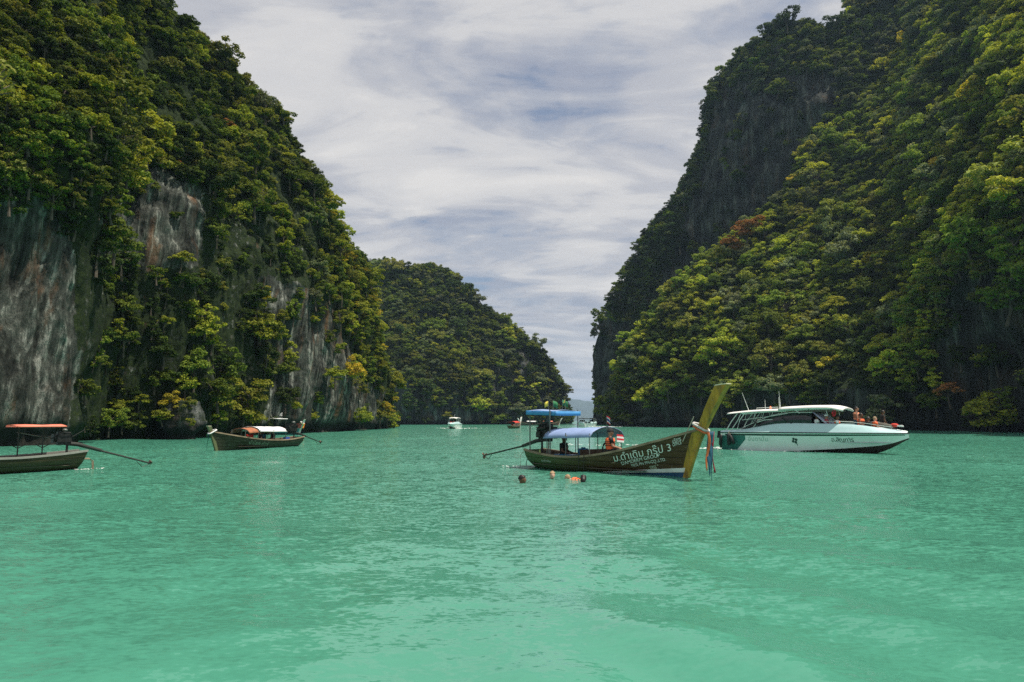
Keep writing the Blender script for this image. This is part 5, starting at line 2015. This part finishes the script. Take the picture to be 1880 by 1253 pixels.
class Speedboat:
    RB = [(0, 1.40), (0.25, 1.50), (0.5, 1.52), (0.7, 1.32), (0.84, 0.92), (0.94, 0.42), (1.0, 0.03)]
    CB = [(0, 1.22), (0.4, 1.24), (0.6, 1.05), (0.75, 0.70), (0.88, 0.28), (0.96, 0.06), (1.0, 0.015)]
    CZ = [(0, -0.05), (0.35, -0.02), (0.55, 0.12), (0.75, 0.32), (0.90, 0.55), (1.0, 0.95)]
    KZ = [(0, -0.30), (0.55, -0.34), (0.74, -0.26), (0.84, -0.02), (0.92, 0.36), (1.0, 0.92)]
    RZ = [(0, 1.16), (0.4, 1.20), (0.8, 1.22), (1.0, 1.22)]
    CO = [(0, 1.30), (0.15, 1.42), (0.35, 1.78), (0.6, 1.80), (0.78, 1.72), (0.90, 1.50), (1.0, 1.30)]

    def __init__(self, label, stern, bow, group, name='speedboat', scale=1.0):
        stern, bow = Vector(stern), Vector(bow)
        d = bow - stern
        self.L = d.length / scale
        self.root = thing(name, label, 'speedboat', (stern + bow) / 2, math.atan2(d.y, d.x), group)
        self.root.scale = (scale,) * 3
        self.make_hull()

    def x(self, u):
        return lerp(-self.L / 2, self.L / 2, u)

    def pt(self, u, z, side):
        """point of the topsides at height z"""
        cz, rz = curve(u, self.CZ), curve(u, self.RZ)
        t = (z - cz) / (rz - cz)
        y = lerp(curve(u, self.CB), curve(u, self.RB), t ** 1.15 if t > 0 else t)
        return Vector((self.x(u), side * y, z))

    def make_hull(self):
        us = np.linspace(0, 1, 44)
        top, bot = MB(), MB()
        for side in (1, -1):
            rows = []
            for u in us:
                cz, rz = curve(u, self.CZ), curve(u, self.RZ)
                r = [self.pt(u, lerp(cz, rz, t), side) for t in np.linspace(0, 1, 8)]
                rows.append(r if side < 0 else r[::-1])
            top.grid(rows)
            rows = []
            for u in us:
                k, c = Vector((self.x(u), 0, curve(u, self.KZ))), self.pt(u, curve(u, self.CZ), side)
                r = [k.lerp(c, t) + Vector((0, 0, -0.05 * math.sin(t * math.pi))) for t in np.linspace(0, 1, 5)]
                rows.append(r if side < 0 else r[::-1])
            bot.grid(rows)
        st = [self.pt(0, lerp(curve(0, self.CZ), curve(0, self.RZ), t), 1) for t in np.linspace(1, 0, 8)] + [Vector((self.x(0), 0, curve(0, self.KZ)))] + [self.pt(0, lerp(curve(0, self.CZ), curve(0, self.RZ), t), -1) for t in np.linspace(0, 1, 8)]
        top.add(st, [tuple(range(len(st)))])
        self.hull = top.build('hull', M_GEL, self.root, True)
        bot.build('hull_bottom', M_BOTTOM, self.root, True)
        # coaming: the upper deck moulding, both sides
        for side in (1, -1):
            rows = []
            for u in np.linspace(0, 0.995, 40):
                rzv, co = curve(u, self.RZ), curve(u, self.CO)
                b = self.pt(u, rzv, side)
                ins = min(0.42, abs(b.y) * 0.9)
                r = [b + Vector((0, side * 0.01, 0.02)), b + Vector((0, -side * ins * 0.12, 0.12)), b + Vector((0, -side * ins * 0.35, (co - rzv) * 0.5)),
                     b + Vector((0, -side * ins * 0.62, (co - rzv) * 0.92)), b + Vector((0, -side * ins * 0.78, (co - rzv))), b + Vector((0, -side * ins, (co - rzv) * 0.96)), b + Vector((0, -side * ins, -0.5 if u < 0.9 else 0.0))]
                rows.append(r if side < 0 else r[::-1])
            mb = MB()
            mb.grid(rows)
            mb.build('coaming', M_GELB, self.root, True)
            MB().tube([self.pt(u, curve(u, self.RZ), side) + Vector((0, side * 0.02, 0)) for u in np.linspace(0, 1, 40)], 0.035, 6).build('rub_rail', M_RUBBER, self.root)
        # cockpit sole and foredeck
        sole = [[Vector((self.x(u), s * max(0.02, curve(u, self.RB) - 0.30), 0.62)) for s in (-1, 1)] for u in np.linspace(0, 0.92, 16)]
        MB().sheet(sole, 0.04).build('cockpit_floor', M_SEAT, self.root)
        fd = [[Vector((self.x(u), s * max(0.01, curve(u, self.RB) - min(0.40, curve(u, self.RB) * 0.85)), curve(u, self.CO) * 0.985 + 0.03 * (1 - s * s))) for s in (-1, -0.5, 0, 0.5, 1)] for u in np.linspace(0.86, 0.995, 8)]
        MB().sheet(fd, 0.04).build('foredeck', M_GEL, self.root, True)

    def band(self, u0, u1, za, zb, mat, name, both=True, n=30):
        for side in ((1, -1) if both else (-1,)):
            rows = []
            for u in np.linspace(u0, u1, n):
                t = (u - u0) / (u1 - u0)
                lo, hi = (f(t) if callable(f) else f for f in (za, zb))
                r = [self.pt(u, z, side) + Vector((0.0, side * 0.010, 0)) for z in (lo, hi)]
                rows.append(r if side < 0 else r[::-1])
            MB().sheet(rows[::-1], 0.006).build(name, mat, self.root)

    def decal(self, V, F, u0, z0, mat, name, side=-1):
        out = []
        for v in V:
            u = u0 + v.x / self.L * (1 if side < 0 else -1)
            out.append(self.pt(u, z0 + v.y, side) + Vector((0, side * 0.014, 0)))
        return MB().add(out, F).build(name, mat, self.root)

    def w(self, v):
        return self.root.matrix_basis @ Vector(v)

    def hardtop(self, x0, x1, z0, z1, hw, mat, name, th=0.10, nose=True, camber=0.12):
        rows = []
        n = 16
        for i in range(n):
            t = i / (n - 1)
            w = hw * (1 - (0.30 * max(0, (t - 0.8) / 0.2) ** 2 if nose else 0))
            zz = lerp(z0, z1, t) + (0.05 * math.sin(math.pi * t)) - (0.15 * max(0, (t - 0.82) / 0.18) ** 1.6 if nose else 0)
            rows.append([Vector((lerp(x0, x1, t), s * w, zz + camber * (1 - s * s) - (0.05 if abs(s) > 0.97 else 0))) for s in np.linspace(-1, 1, 11)])
        mb = MB()
        mb.sheet(rows, th)
        return mb.build(name, mat, self.root, True)

    def pipe(self, pts, r=0.028, mat=None, name='frame_pipe', parent=None):
        return MB().tube(pts, r, 8).build(name, mat or M_PIPEW, parent or self.root)


GSB = 'speedboats in the lagoon'
bow = at(1668, 795, 41.0)
stern = at(1341, 795, 49.3)
bow.z = stern.z = 0
sb = Speedboat('white speedboat with hardtop carrying people in orange vests, near the right slope', stern, bow, GSB)
SL = sb.L
sb.band(0.03, 0.985, lambda t: lerp(0.97, 1.10, t ** 2), lambda t: lerp(1.07, 1.15, t), M_STRIPE, 'green_stripe')
sb.band(0.0, 0.10, lambda t: lerp(0.0, 0.02, t), lambda t: lerp(0.95, 0.97, t), M_TEALQ, 'teal_quarter')
sb.band(0.10, 0.16, lambda t: lerp(0.02, 0.72, t), lambda t: 0.965, M_TEALQ, 'teal_quarter')
V, F = text_flat('อ.สัญทาร', 0.36, 0.92)
sb.decal(V, F, 0.648, 0.68, M_STRIPE, 'lettering')
V, F = text_flat('อันดามัน', 0.40, 1.05)
sb.decal(V, F, 0.175, 0.62, M_TEALP, 'lettering')
for ch, u, z, sz, mm in (('ภ', 0.735, 0.86, 0.17, M_TEALP), ('ก', 0.748, 0.86, 0.17, M_TEALP), ('จ', 0.012, 0.42, 0.42, M_WHITELET), ('ร', 0.034, 0.42, 0.42, M_WHITELET)):
    V, F = text_flat(ch, sz)
    sb.decal(V, F, u, z, mm, 'lettering')
# flower emblem
em = MB()
for k in range(4):
    a = math.pi / 2 * k + 0.5
    c = (0.12 * math.cos(a), 0.12 * math.sin(a))
    ring = [sb.pt(0.455 + (c[0] + 0.085 * math.cos(b)) / SL, 0.70 + c[1] + 0.085 * math.sin(b), -1) + Vector((0, -0.014, 0)) for b in np.linspace(0, 2 * math.pi, 11)[:-1]]
    em.add(ring, [tuple(range(10))])
st_ = [sb.pt(0.455 + x / SL, 0.70 + z, -1) + Vector((0, -0.014, 0)) for x, z in ((0.04, -0.12), (0.09, -0.12), (0.16, -0.32), (0.12, -0.32))]
em.add(st_, [(0, 1, 2, 3)])
em.build('emblem', M_STRIPE, sb.root)

# roof, glazing, frames
sb.hardtop(-0.14 * SL, 0.205 * SL, 2.70, 2.74, 1.22, M_ROOF, 'hardtop', 0.09)
sb.hardtop(-0.465 * SL, -0.13 * SL, 2.46, 2.66, 1.18, M_ROOF, 'rear_awning', 0.03, nose=False, camber=0.10)
lin = MB().sheet([[Vector((x, y, 2.58)) for y in np.linspace(-1.05, 1.05, 6)] for x in np.linspace(-0.10 * SL, 0.16 * SL, 6)], 0.03)
lin.build('hardtop_lining', M_ROOFU, sb.root)
for side in (1, -1):
    rows = []
    for t in np.linspace(0, 1, 10):
        x = lerp(-0.40 * SL, 0.045 * SL, t)
        u = (x + SL / 2) / SL
        zb = curve(u, sb.CO) - 0.03
        zt = zb + 0.72 * math.sin(min(1.0, t * 1.25) * math.pi / 2) ** 0.8
        yb = curve(u, sb.RB) - 0.32
        rows.append([Vector((x, side * yb, zb)), Vector((x, side * (yb - 0.08), lerp(zb, zt, 0.5))), Vector((x, side * (yb - 0.18), zt))])
    rows = rows if side > 0 else [r[::-1] for r in rows]
    MB().sheet(rows, 0.015).build('side_window', M_GLASSD, sb.root, True)
    pts = [rows[i][2 if side > 0 else 0] for i in range(10)]
    sb.pipe(pts, 0.024, name='window_frame')
rows = []
for t in np.linspace(0, 1, 7):
    rows.append([Vector((lerp(0.045 * SL, 0.125 * SL, 1 - t) + 0.25 * (1 - s * s) * (1 - t), s * lerp(1.16, 1.02, t), lerp(1.78, 2.56, t))) for s in np.linspace(-1, 1, 9)])
MB().sheet(rows, 0.015).build('windscreen', M_GLASSL, sb.root, True)
for side in (1, -1):
    y = 1.10 * side
    sb.pipe([(-0.475 * SL, y * 1.05, 1.25), (-0.44 * SL, y, 1.9), (-0.40 * SL, y * 0.97, 2.46)], 0.034)
    sb.pipe([(-0.44 * SL, y * 1.05, 1.32), (-0.40 * SL, y, 1.95), (-0.375 * SL, y * 0.97, 2.48)], 0.028)
    sb.pipe([(-0.40 * SL, y * 1.05, 1.38), (-0.385 * SL, y, 2.0), (-0.35 * SL, y * 0.97, 2.50)], 0.034)
    sb.pipe([(-0.37 * SL, y, 2.02), (-0.22 * SL, y, 2.22), (-0.09 * SL, y, 2.45)], 0.018)
    for k in range(5):
        x = lerp(-0.35, -0.13, k / 4) * SL
        sb.pipe([(x, y, 2.06 + 0.35 * k / 4), (x + 0.12, y, 2.50 + 0.12 * k / 4)], 0.013)
    sb.pipe([(-0.30 * SL, y * 1.04, 1.50), (-0.275 * SL, y * 1.03, 1.85), (-0.23 * SL, y * 1.02, 2.02), (-0.18 * SL, y, 2.05)], 0.024)
    sb.pipe([(-0.02 * SL, y, 2.45), (-0.05 * SL, y, 2.72)], 0.03)
    sb.pipe([(0.13 * SL, y * 0.9, 2.3), (0.12 * SL, y * 0.9, 2.75)], 0.02)
    # bow rail
    sb.pipe([(sb.x(u), side * max(0.05, curve(u, sb.RB) - 0.34), curve(u, sb.CO) + 0.14) for u in np.linspace(0.60, 0.93, 12)], 0.014, name='bow_rail')
# antennas, beacon
for i, (x, y, ln, tl) in enumerate(((-0.345, -0.6, 1.30, -0.36), (-0.28, 0.3, 0.80, 0.0), (-0.20, 0.5, 0.85, -0.02), (-0.165, -0.2, 1.25, -0.06))):
    zb = 2.62 + 0.1 * (i > 1)
    MB().tube([(x * SL, y, zb), (x * SL + tl * ln, y, zb + ln)], [0.022, 0.010], 6).build('antenna', M_PIPEW, sb.root)
bc = MB().tube([(-0.235 * SL, 0, 2.76), (-0.235 * SL, 0, 2.90), (-0.235 * SL, 0, 2.96)], [0.075, 0.07, 0.03], 12).build('beacon', M_BEACON, sb.root, True)
sb.pipe([(-0.30 * SL, -0.5, 2.72), (-0.30 * SL, -0.5, 2.84), (-0.17 * SL, -0.5, 2.88), (-0.17 * SL, -0.5, 2.80)], 0.018, name='roof_rack')
# outboard motors
for y, wh in ((-0.75, 'nearest the viewer'), (0.0, 'in the middle'), (0.75, 'farthest from the viewer')):
    om = thing('outboard_motor', 'black outboard motor on the hardtop speedboat transom, ' + wh, 'outboard motor', sb.w((-SL / 2 - 0.02, y, 0.35)), sb.root.rotation_euler.z, 'outboard motors of the hardtop speedboat')
    MB().box((-0.28, 0, 0.66), (0.5, 0.36, 0.5), taper=0.78).build('cowling', M_RUBBER, om)
    MB().box((-0.26, 0, 0.10), (0.22, 0.16, 0.75)).build('leg', M_IRON2, om)
    MB().box((-0.06, 0, 0.38), (0.14, 0.22, 0.3)).build('bracket', M_IRON2, om)


def fender(label, x, side, z0, z1, r=0.13, lean=0.0, yo=0.16):
    u = (x + SL / 2) / SL
    p = sb.pt(u, 1.1, side)
    f = thing('fender', label, 'fender', sb.w((x, p.y + side * yo, z0)), sb.root.rotation_euler.z, 'fenders of the hardtop speedboat')
    h = z1 - z0
    MB().tube([(0, 0, 0), (lean * 0.1, 0, 0.08), (lean * 0.8, 0, h - 0.14), (lean * 0.9, 0, h - 0.05), (lean, 0, h)], [r * 0.4, r, r, r * 0.7, r * 0.25], 12).build('body', M_RUBBER, f, True)
    MB().tube([(lean, 0, h), (lean, -side * 0.2, h + 0.18)], 0.012, 6).build('rope', M_ROPE, f)


fender('black fender hanging at the very stern corner of the speedboat', -SL * 0.497, -1, 0.25, 1.0, 0.11, 0.1)
fender("black fender hanging over the teal quarter by the speedboat's stern", -SL * 0.438, -1, 0.28, 1.12, 0.13)
fender('dark fender leaning behind the other two on the teal quarter', -SL * 0.405, -1, 0.38, 1.0, 0.12, -0.28)
for i, (x, z) in enumerate(((-0.26, 1.62), (-0.09, 1.88))):
    f = thing('deck_fender', ('black roll lying on the side deck near the stern frames', 'black roll lying on the side deck below the smoked window')[i], 'fender', sb.w((x * SL, -1.16, z)), sb.root.rotation_euler.z, 'fenders of the hardtop speedboat')
    MB().tube([(-0.35, 0.0, 0.30), (0.22, 0, -0.12)], 0.055, 10).build('body', M_RUBBER, f)
    MB().ball((0.26, 0, -0.15), 0.12).build('end_cap', M_RUBBER, f, True)

# seats inside
for k in range(6):
    x = lerp(-0.33, 0.02, k / 5) * SL
    for y in (-0.62, 0.62):
        b = MB()
        b.box((x, y, 0.95), (0.45, 0.85, 0.14))
        b.box((x - 0.25, y, 1.25), (0.10, 0.85, 0.55))
        b.box((x, y, 0.76), (0.35, 0.75, 0.25))
        b.build('seat', M_SEAT, sb.root)
for y in (-1, 1):
    b = MB()
    for u in np.linspace(0.66, 0.84, 5):
        b.box((sb.x(u), y * (curve(u, sb.RB) - 0.62), 1.02), (0.55, 0.34, 0.16))
        b.box((sb.x(u), y * (curve(u, sb.RB) - 0.62), 0.80), (0.50, 0.26, 0.28))
    b.build('bow_bench', M_SEAT, sb.root)

# life ring under the front of the hardtop
lr = thing('life_ring', 'red life ring hung under the front edge of the hardtop', 'life ring', sb.w((0.155 * SL, -0.75, 2.46)), sb.root.rotation_euler.z)
ringpts = [(0.02 * math.sin(a), 0.19 * math.cos(a), 0.19 * math.sin(a)) for a in np.linspace(0, 2 * math.pi, 21)]
MB().tube(ringpts, 0.055, 8).build('ring', M_FLAGR, lr, True)


def on_deck(px, y):
    """boat x that shows at photo column px for a given y"""
    best = min(np.linspace(-SL / 2, SL / 2, 400), key=lambda x: abs(float(project(np.array(sb.w((x, y, 1.6))))[0]) - px))
    return best


GP = 'passengers of the hardtop speedboat'
rzs = sb.root.rotation_euler.z
for px, y, z, pose, lab, kw in (
        (1500, -0.80, 1.46, 'sit', 'passenger in black cap below the windscreen', dict(shirt=M_FLAGW, hat=M_BLACK, skin=1)),
        (1517, -0.75, 1.46, 'sit', 'passenger in crimson shirt with pale cap sitting forward of the windscreen', dict(shirt=simple_mat('crimson_shirt', (0.40, 0.02, 0.06), 0.8), hat=M_FLAGW, skin=0)),
        (1537, -0.80, 1.40, 'sit', 'passenger in orange vest sitting low beside the coaming', dict(vest=M_VEST, shirt=M_FLAGW, skin=1)),
        (1581, -0.15, 1.45, 'sit', 'passenger in orange vest sitting highest, in front of a standing one', dict(vest=M_VEST, skin=1, scale=1.2)),
        (1573, 0.45, 0.95, 'stand', 'passenger with bare shoulders standing behind the orange vest', dict(skin=0, shorts=M_TEAL, vest=simple_mat('pale_orange_vest', (0.80, 0.30, 0.16), 0.7), scale=1.12)),
        (1594, -0.35, 1.32, 'sit', 'dark-haired passenger at the coaming right of the orange vests', dict(shirt=M_BLACK, skin=1)),
        (1606, -0.25, 1.32, 'sit', 'fair passenger in pale orange top near the bow', dict(shirt=M_VEST, skin=2, hair=1)),
        (1622, 0.15, 0.95, 'stand', 'crew member in black clothes standing at the bow', dict(shirt=M_BLACK, shorts=M_BLACK, skin=1, scale=0.98))):
    sc_ = kw.pop('scale', 1.08)
    person(lab, pose, sb.w((on_deck(px, y), y, z)), rzs + random.uniform(0.0, 0.9), scale=sc_, group=GP, **kw)
# gear on the foredeck
xg = on_deck(1634, 0)
o = thing('tarpaulin_roll', 'dark rolled tarpaulin lying on the foredeck of the speedboat', 'tarpaulin', sb.w((xg - 0.5, -0.1, 1.60)), rzs)
MB().tube([(-0.7, -0.1, 0.10), (-0.4, 0, 0.15), (0.1, 0.02, 0.10), (0.6, 0.05, 0.02)], [0.14, 0.20, 0.17, 0.10], 12).build('roll', simple_mat('grey_brown_canvas', (0.13, 0.12, 0.10), 0.9, vary=0.4), o, True)
o = thing('rope_bag', 'red bag and white coil lying by the anchor on the foredeck', 'bag', sb.w((xg + 0.2, 0.1, 1.56)), rzs)
MB().ball((0, 0, 0.14), (0.24, 0.18, 0.12)).build('bag', M_RED, o, True)
MB().tube([(0.32 + 0.16 * math.cos(a), 0.16 * math.sin(a), 0.06 + 0.012 * a / 2) for a in np.linspace(0, 12, 40)], 0.025, 6).build('coil', M_FLAGW, o, True)

# far speedboats
def far_speedboat(label, px, py, ang, top, npeople=3, L=9.0):
    c = on_water(px, py)
    h = Vector((math.cos(ang), math.sin(ang), 0))
    b = Speedboat(label, c - h * L / 2, c + h * L / 2, GSB, scale=0.9)
    S = b.L
    b.hardtop(-0.36 * S, 0.14 * S, 2.75, 2.8, 1.2, top, 'hardtop', 0.10)
    for side in (1, -1):
        for x in (-0.34, -0.1, 0.1):
            b.pipe([(x * S, side * 1.08, 1.3), (x * S, side * 1.05, 2.78)], 0.04)
    rows = [[Vector((lerp(0.08 * S, 0.02 * S, t), s * 1.1, lerp(1.75, 2.35, t))) for s in np.linspace(-1, 1, 5)] for t in (0, 0.5, 1)]
    MB().sheet(rows, 0.02).build('windscreen', M_GLASSD, b.root)
    MB().tube([(-0.1 * S, 0, 2.9), (-0.12 * S, 0, 3.9)], [0.03, 0.015], 6).build('antenna', M_PIPEW, b.root)
    return b


d1 = far_speedboat('small white speedboat heading straight this way past the far hill', 833, 787, -math.pi / 2 - 0.12, M_ROOF)
d2 = far_speedboat('white speedboat with dark top leaving through the gap, left of two', 1070, 783.3, 1.9, M_RUBBER, L=8.0)
d3 = far_speedboat('white speedboat with dark top in the gap, close to the dark mountain', 1088, 783.6, 1.25, M_RUBBER, L=8.0)
for i, (b, x, y, z, sh, lab) in enumerate(((d1, 0.22, 0.45, 1.15, M_RED, 'red-clothed passenger in the bow of the white boat heading this way'), (d1, 0.2, -0.4, 1.15, M_FLAGR, 'second red-clothed passenger in the bow of the white boat heading this way'), (d1, -0.05, 0.3, 1.2, M_BLACK, 'dark-clothed driver behind the windscreen of the white boat heading this way'))):
    person(lab, 'sit', b.w((x * b.L, y, z)), b.root.rotation_euler.z, skin=i % 2, shirt=sh, shorts=M_BLACK, group='passengers of far boats')


# ------------------------------------------------------------------ foam
def foam(name, label, centre, along, length, w0, w1, n, size, seed, gap=0.0):
    """broken white water: many small low domes, thinning along the wake"""
    rg = random.Random(seed)
    along = Vector((along[0], along[1], 0)).normalized()
    side = Vector((-along.y, along.x, 0))
    c = Vector(centre)
    mb = MB()
    for _ in range(n):
        t = rg.random() ** 1.5
        w = lerp(w0, w1, t)
        s = rg.uniform(-1, 1)
        if gap and abs(s) < gap:
            s = math.copysign(gap + (1 - gap) * rg.random(), s)
        p = c + along * length * t + side * w * s
        r = size * rg.uniform(0.35, 1.3) * (1 - 0.5 * t)
        el = rg.uniform(0.35, 0.8)
        a0 = rg.uniform(0, 6.28)
        k = 7
        rim = []
        for q in range(k):
            a = a0 + 2 * math.pi * q / k
            rr = r * rg.uniform(0.6, 1.25)
            rim.append(p + along * rr * math.cos(a) + side * rr * el * math.sin(a) + Vector((0, 0, 0.012)))
        top = p + Vector((0, 0, 0.018 + r * rg.uniform(0.03, 0.12)))
        mb.add(rim + [top], [(q, (q + 1) % k, k) for q in range(k)])
    o = mb.build(name, M_FOAM, None, True)
    return tag(o, label, kind='stuff')


def boat_dir(b):
    a = b.root.rotation_euler.z
    return Vector((math.cos(a), math.sin(a), 0))


hs = boat_dir(sb)
foam('wake_foam', 'broken white wash behind the hardtop speedboat', sb.w((-SL / 2 - 0.6, 0, 0)), -hs, 14, 1.6, 3.2, 110, 0.22, 1)
foam('wake_foam', 'small white ripples along the side of the hardtop speedboat', sb.w((0.15 * SL, -1.45, 0)), -hs, 7.5, 0.2, 0.7, 40, 0.11, 2)
h1 = boat_dir(d1)
foam('wake_foam', 'white bow wave spreading from the boat heading this way', d1.root.location + h1 * 2.0, -h1, 12, 1.6, 7.0, 150, 0.45, 3, gap=0.35)
foam('wake_foam', 'white wake trailing the speedboats in the gap', (d2.root.location + d3.root.location) / 2 - boat_dir(d2) * 3, (1, -0.5), 22, 5.0, 9.0, 160, 0.6, 4)
foam('wake_foam', 'patch of foam at the stern of the yellow-prowed longtail boat', lt.world((-LL / 2 - 0.5, -0.5, 0)), (-1, 0.3), 1.0, 0.25, 0.4, 14, 0.07, 5)
foam('wake_foam', 'patch of foam at the stern of the red-canopied longtail boat', boatA.world((-LA / 2 + 0.2, 0.7, 0)), -hd, 1.1, 0.2, 0.35, 16, 0.08, 6)


# ------------------------------------------------------------------ rock stack at the foot of the left cliff
def sea_stack():
    c = on_water(327, 806)
    nu, nv = 44, 34
    rows = []
    for i in range(nv):
        t = i / (nv - 1)
        z = -1.2 + 5.4 * t
        row = []
        for j in range(nu):
            a = 2 * math.pi * j / nu
            r = 2.35 * (1.0 - 0.62 * max(0, t - 0.35) ** 1.4) - 0.9 * math.exp(-((z - 0.2) / 0.8) ** 2)
            dx, dy = math.cos(a), math.sin(a)
            n = 0.55 * float(fbm(dx * 1.3 + 5, dy * 1.3, z * 0.35, 3)) + 0.22 * float(fbm(dx * 3.5, dy * 3.5, z * 1.1, 3))
            r = max(0.02, r * (1 + n)) if t < 0.995 else 0.05
            row.append(c + Vector((dx * r * 1.05, dy * r * 0.9, z + 0.25 * n)))
        rows.append(row)
    mb = MB()
    mb.grid(rows, closed=True)
    o = mb.build('sea_rock', ROCK_F, None, True)
    a = o.data.attributes.new('cover', 'FLOAT', 'POINT')
    a.data.foreach_set('value', np.array([0.5 if v.co.z > 1.8 else 0.05 for v in o.data.vertices], np.float32))
    tag(o, 'small craggy limestone rock at the foot of the left cliff', 'rock')
    return c


sc_ = sea_stack()


# ------------------------------------------------------------------ single trees, then the rest of the forest
add_tree(1374, 417, 190, 4.6, 'rust-red', 'slope_right', 1, 'round rust-red tree standing out on the edge of the wooded slope')
add_tree(1345, 447, 191, 3.6, 'rust-red', 'slope_right', 3, 'smaller rusty brown tree just below the round rust-red one')
add_tree(1315, 468, 193, 3.4, 'olive', 'slope_right', 4, 'brownish olive tree below the two rusty trees on the slope edge')
add_tree(1098, 576, 283, 5.0, 'green', 'mountain_right', 11, 'leafy tree leaning out over the gap from the dark mountain')
add_tree(1090, 604, 284, 3.2, 'grey-green', 'mountain_right', 13, 'thin bare-branched tree jutting out over the gap')
YS = float(sc_.y)
add_tree(318, 738, YS - 1.2, 1.5, 'golden', 'cliff_left', 0, 'bright golden bush on top of the small craggy rock')
add_tree(298, 762, YS - 2.2, 1.1, 'yellow-green', 'cliff_left', 2, 'yellow-green bush on the flank of the small craggy rock')
add_tree(344, 742, YS - 1.2, 1.0, 'olive', 'cliff_left', 3, 'olive bush on the shoulder of the small craggy rock')
add_tree(350, 775, YS - 2.3, 0.6, 'yellow-green', 'cliff_left', 1, 'small green tuft low on the small craggy rock')
add_tree(203, 742, 70.5, 1.5, 'yellow-green', 'cliff_left', 6, 'low spreading tree at the water left of the craggy rock')
add_tree(255, 738, 72, 1.4, 'yellow-green', 'cliff_left', 7, 'flat-topped green tree between the spreading tree and the craggy rock')
finish_trees()
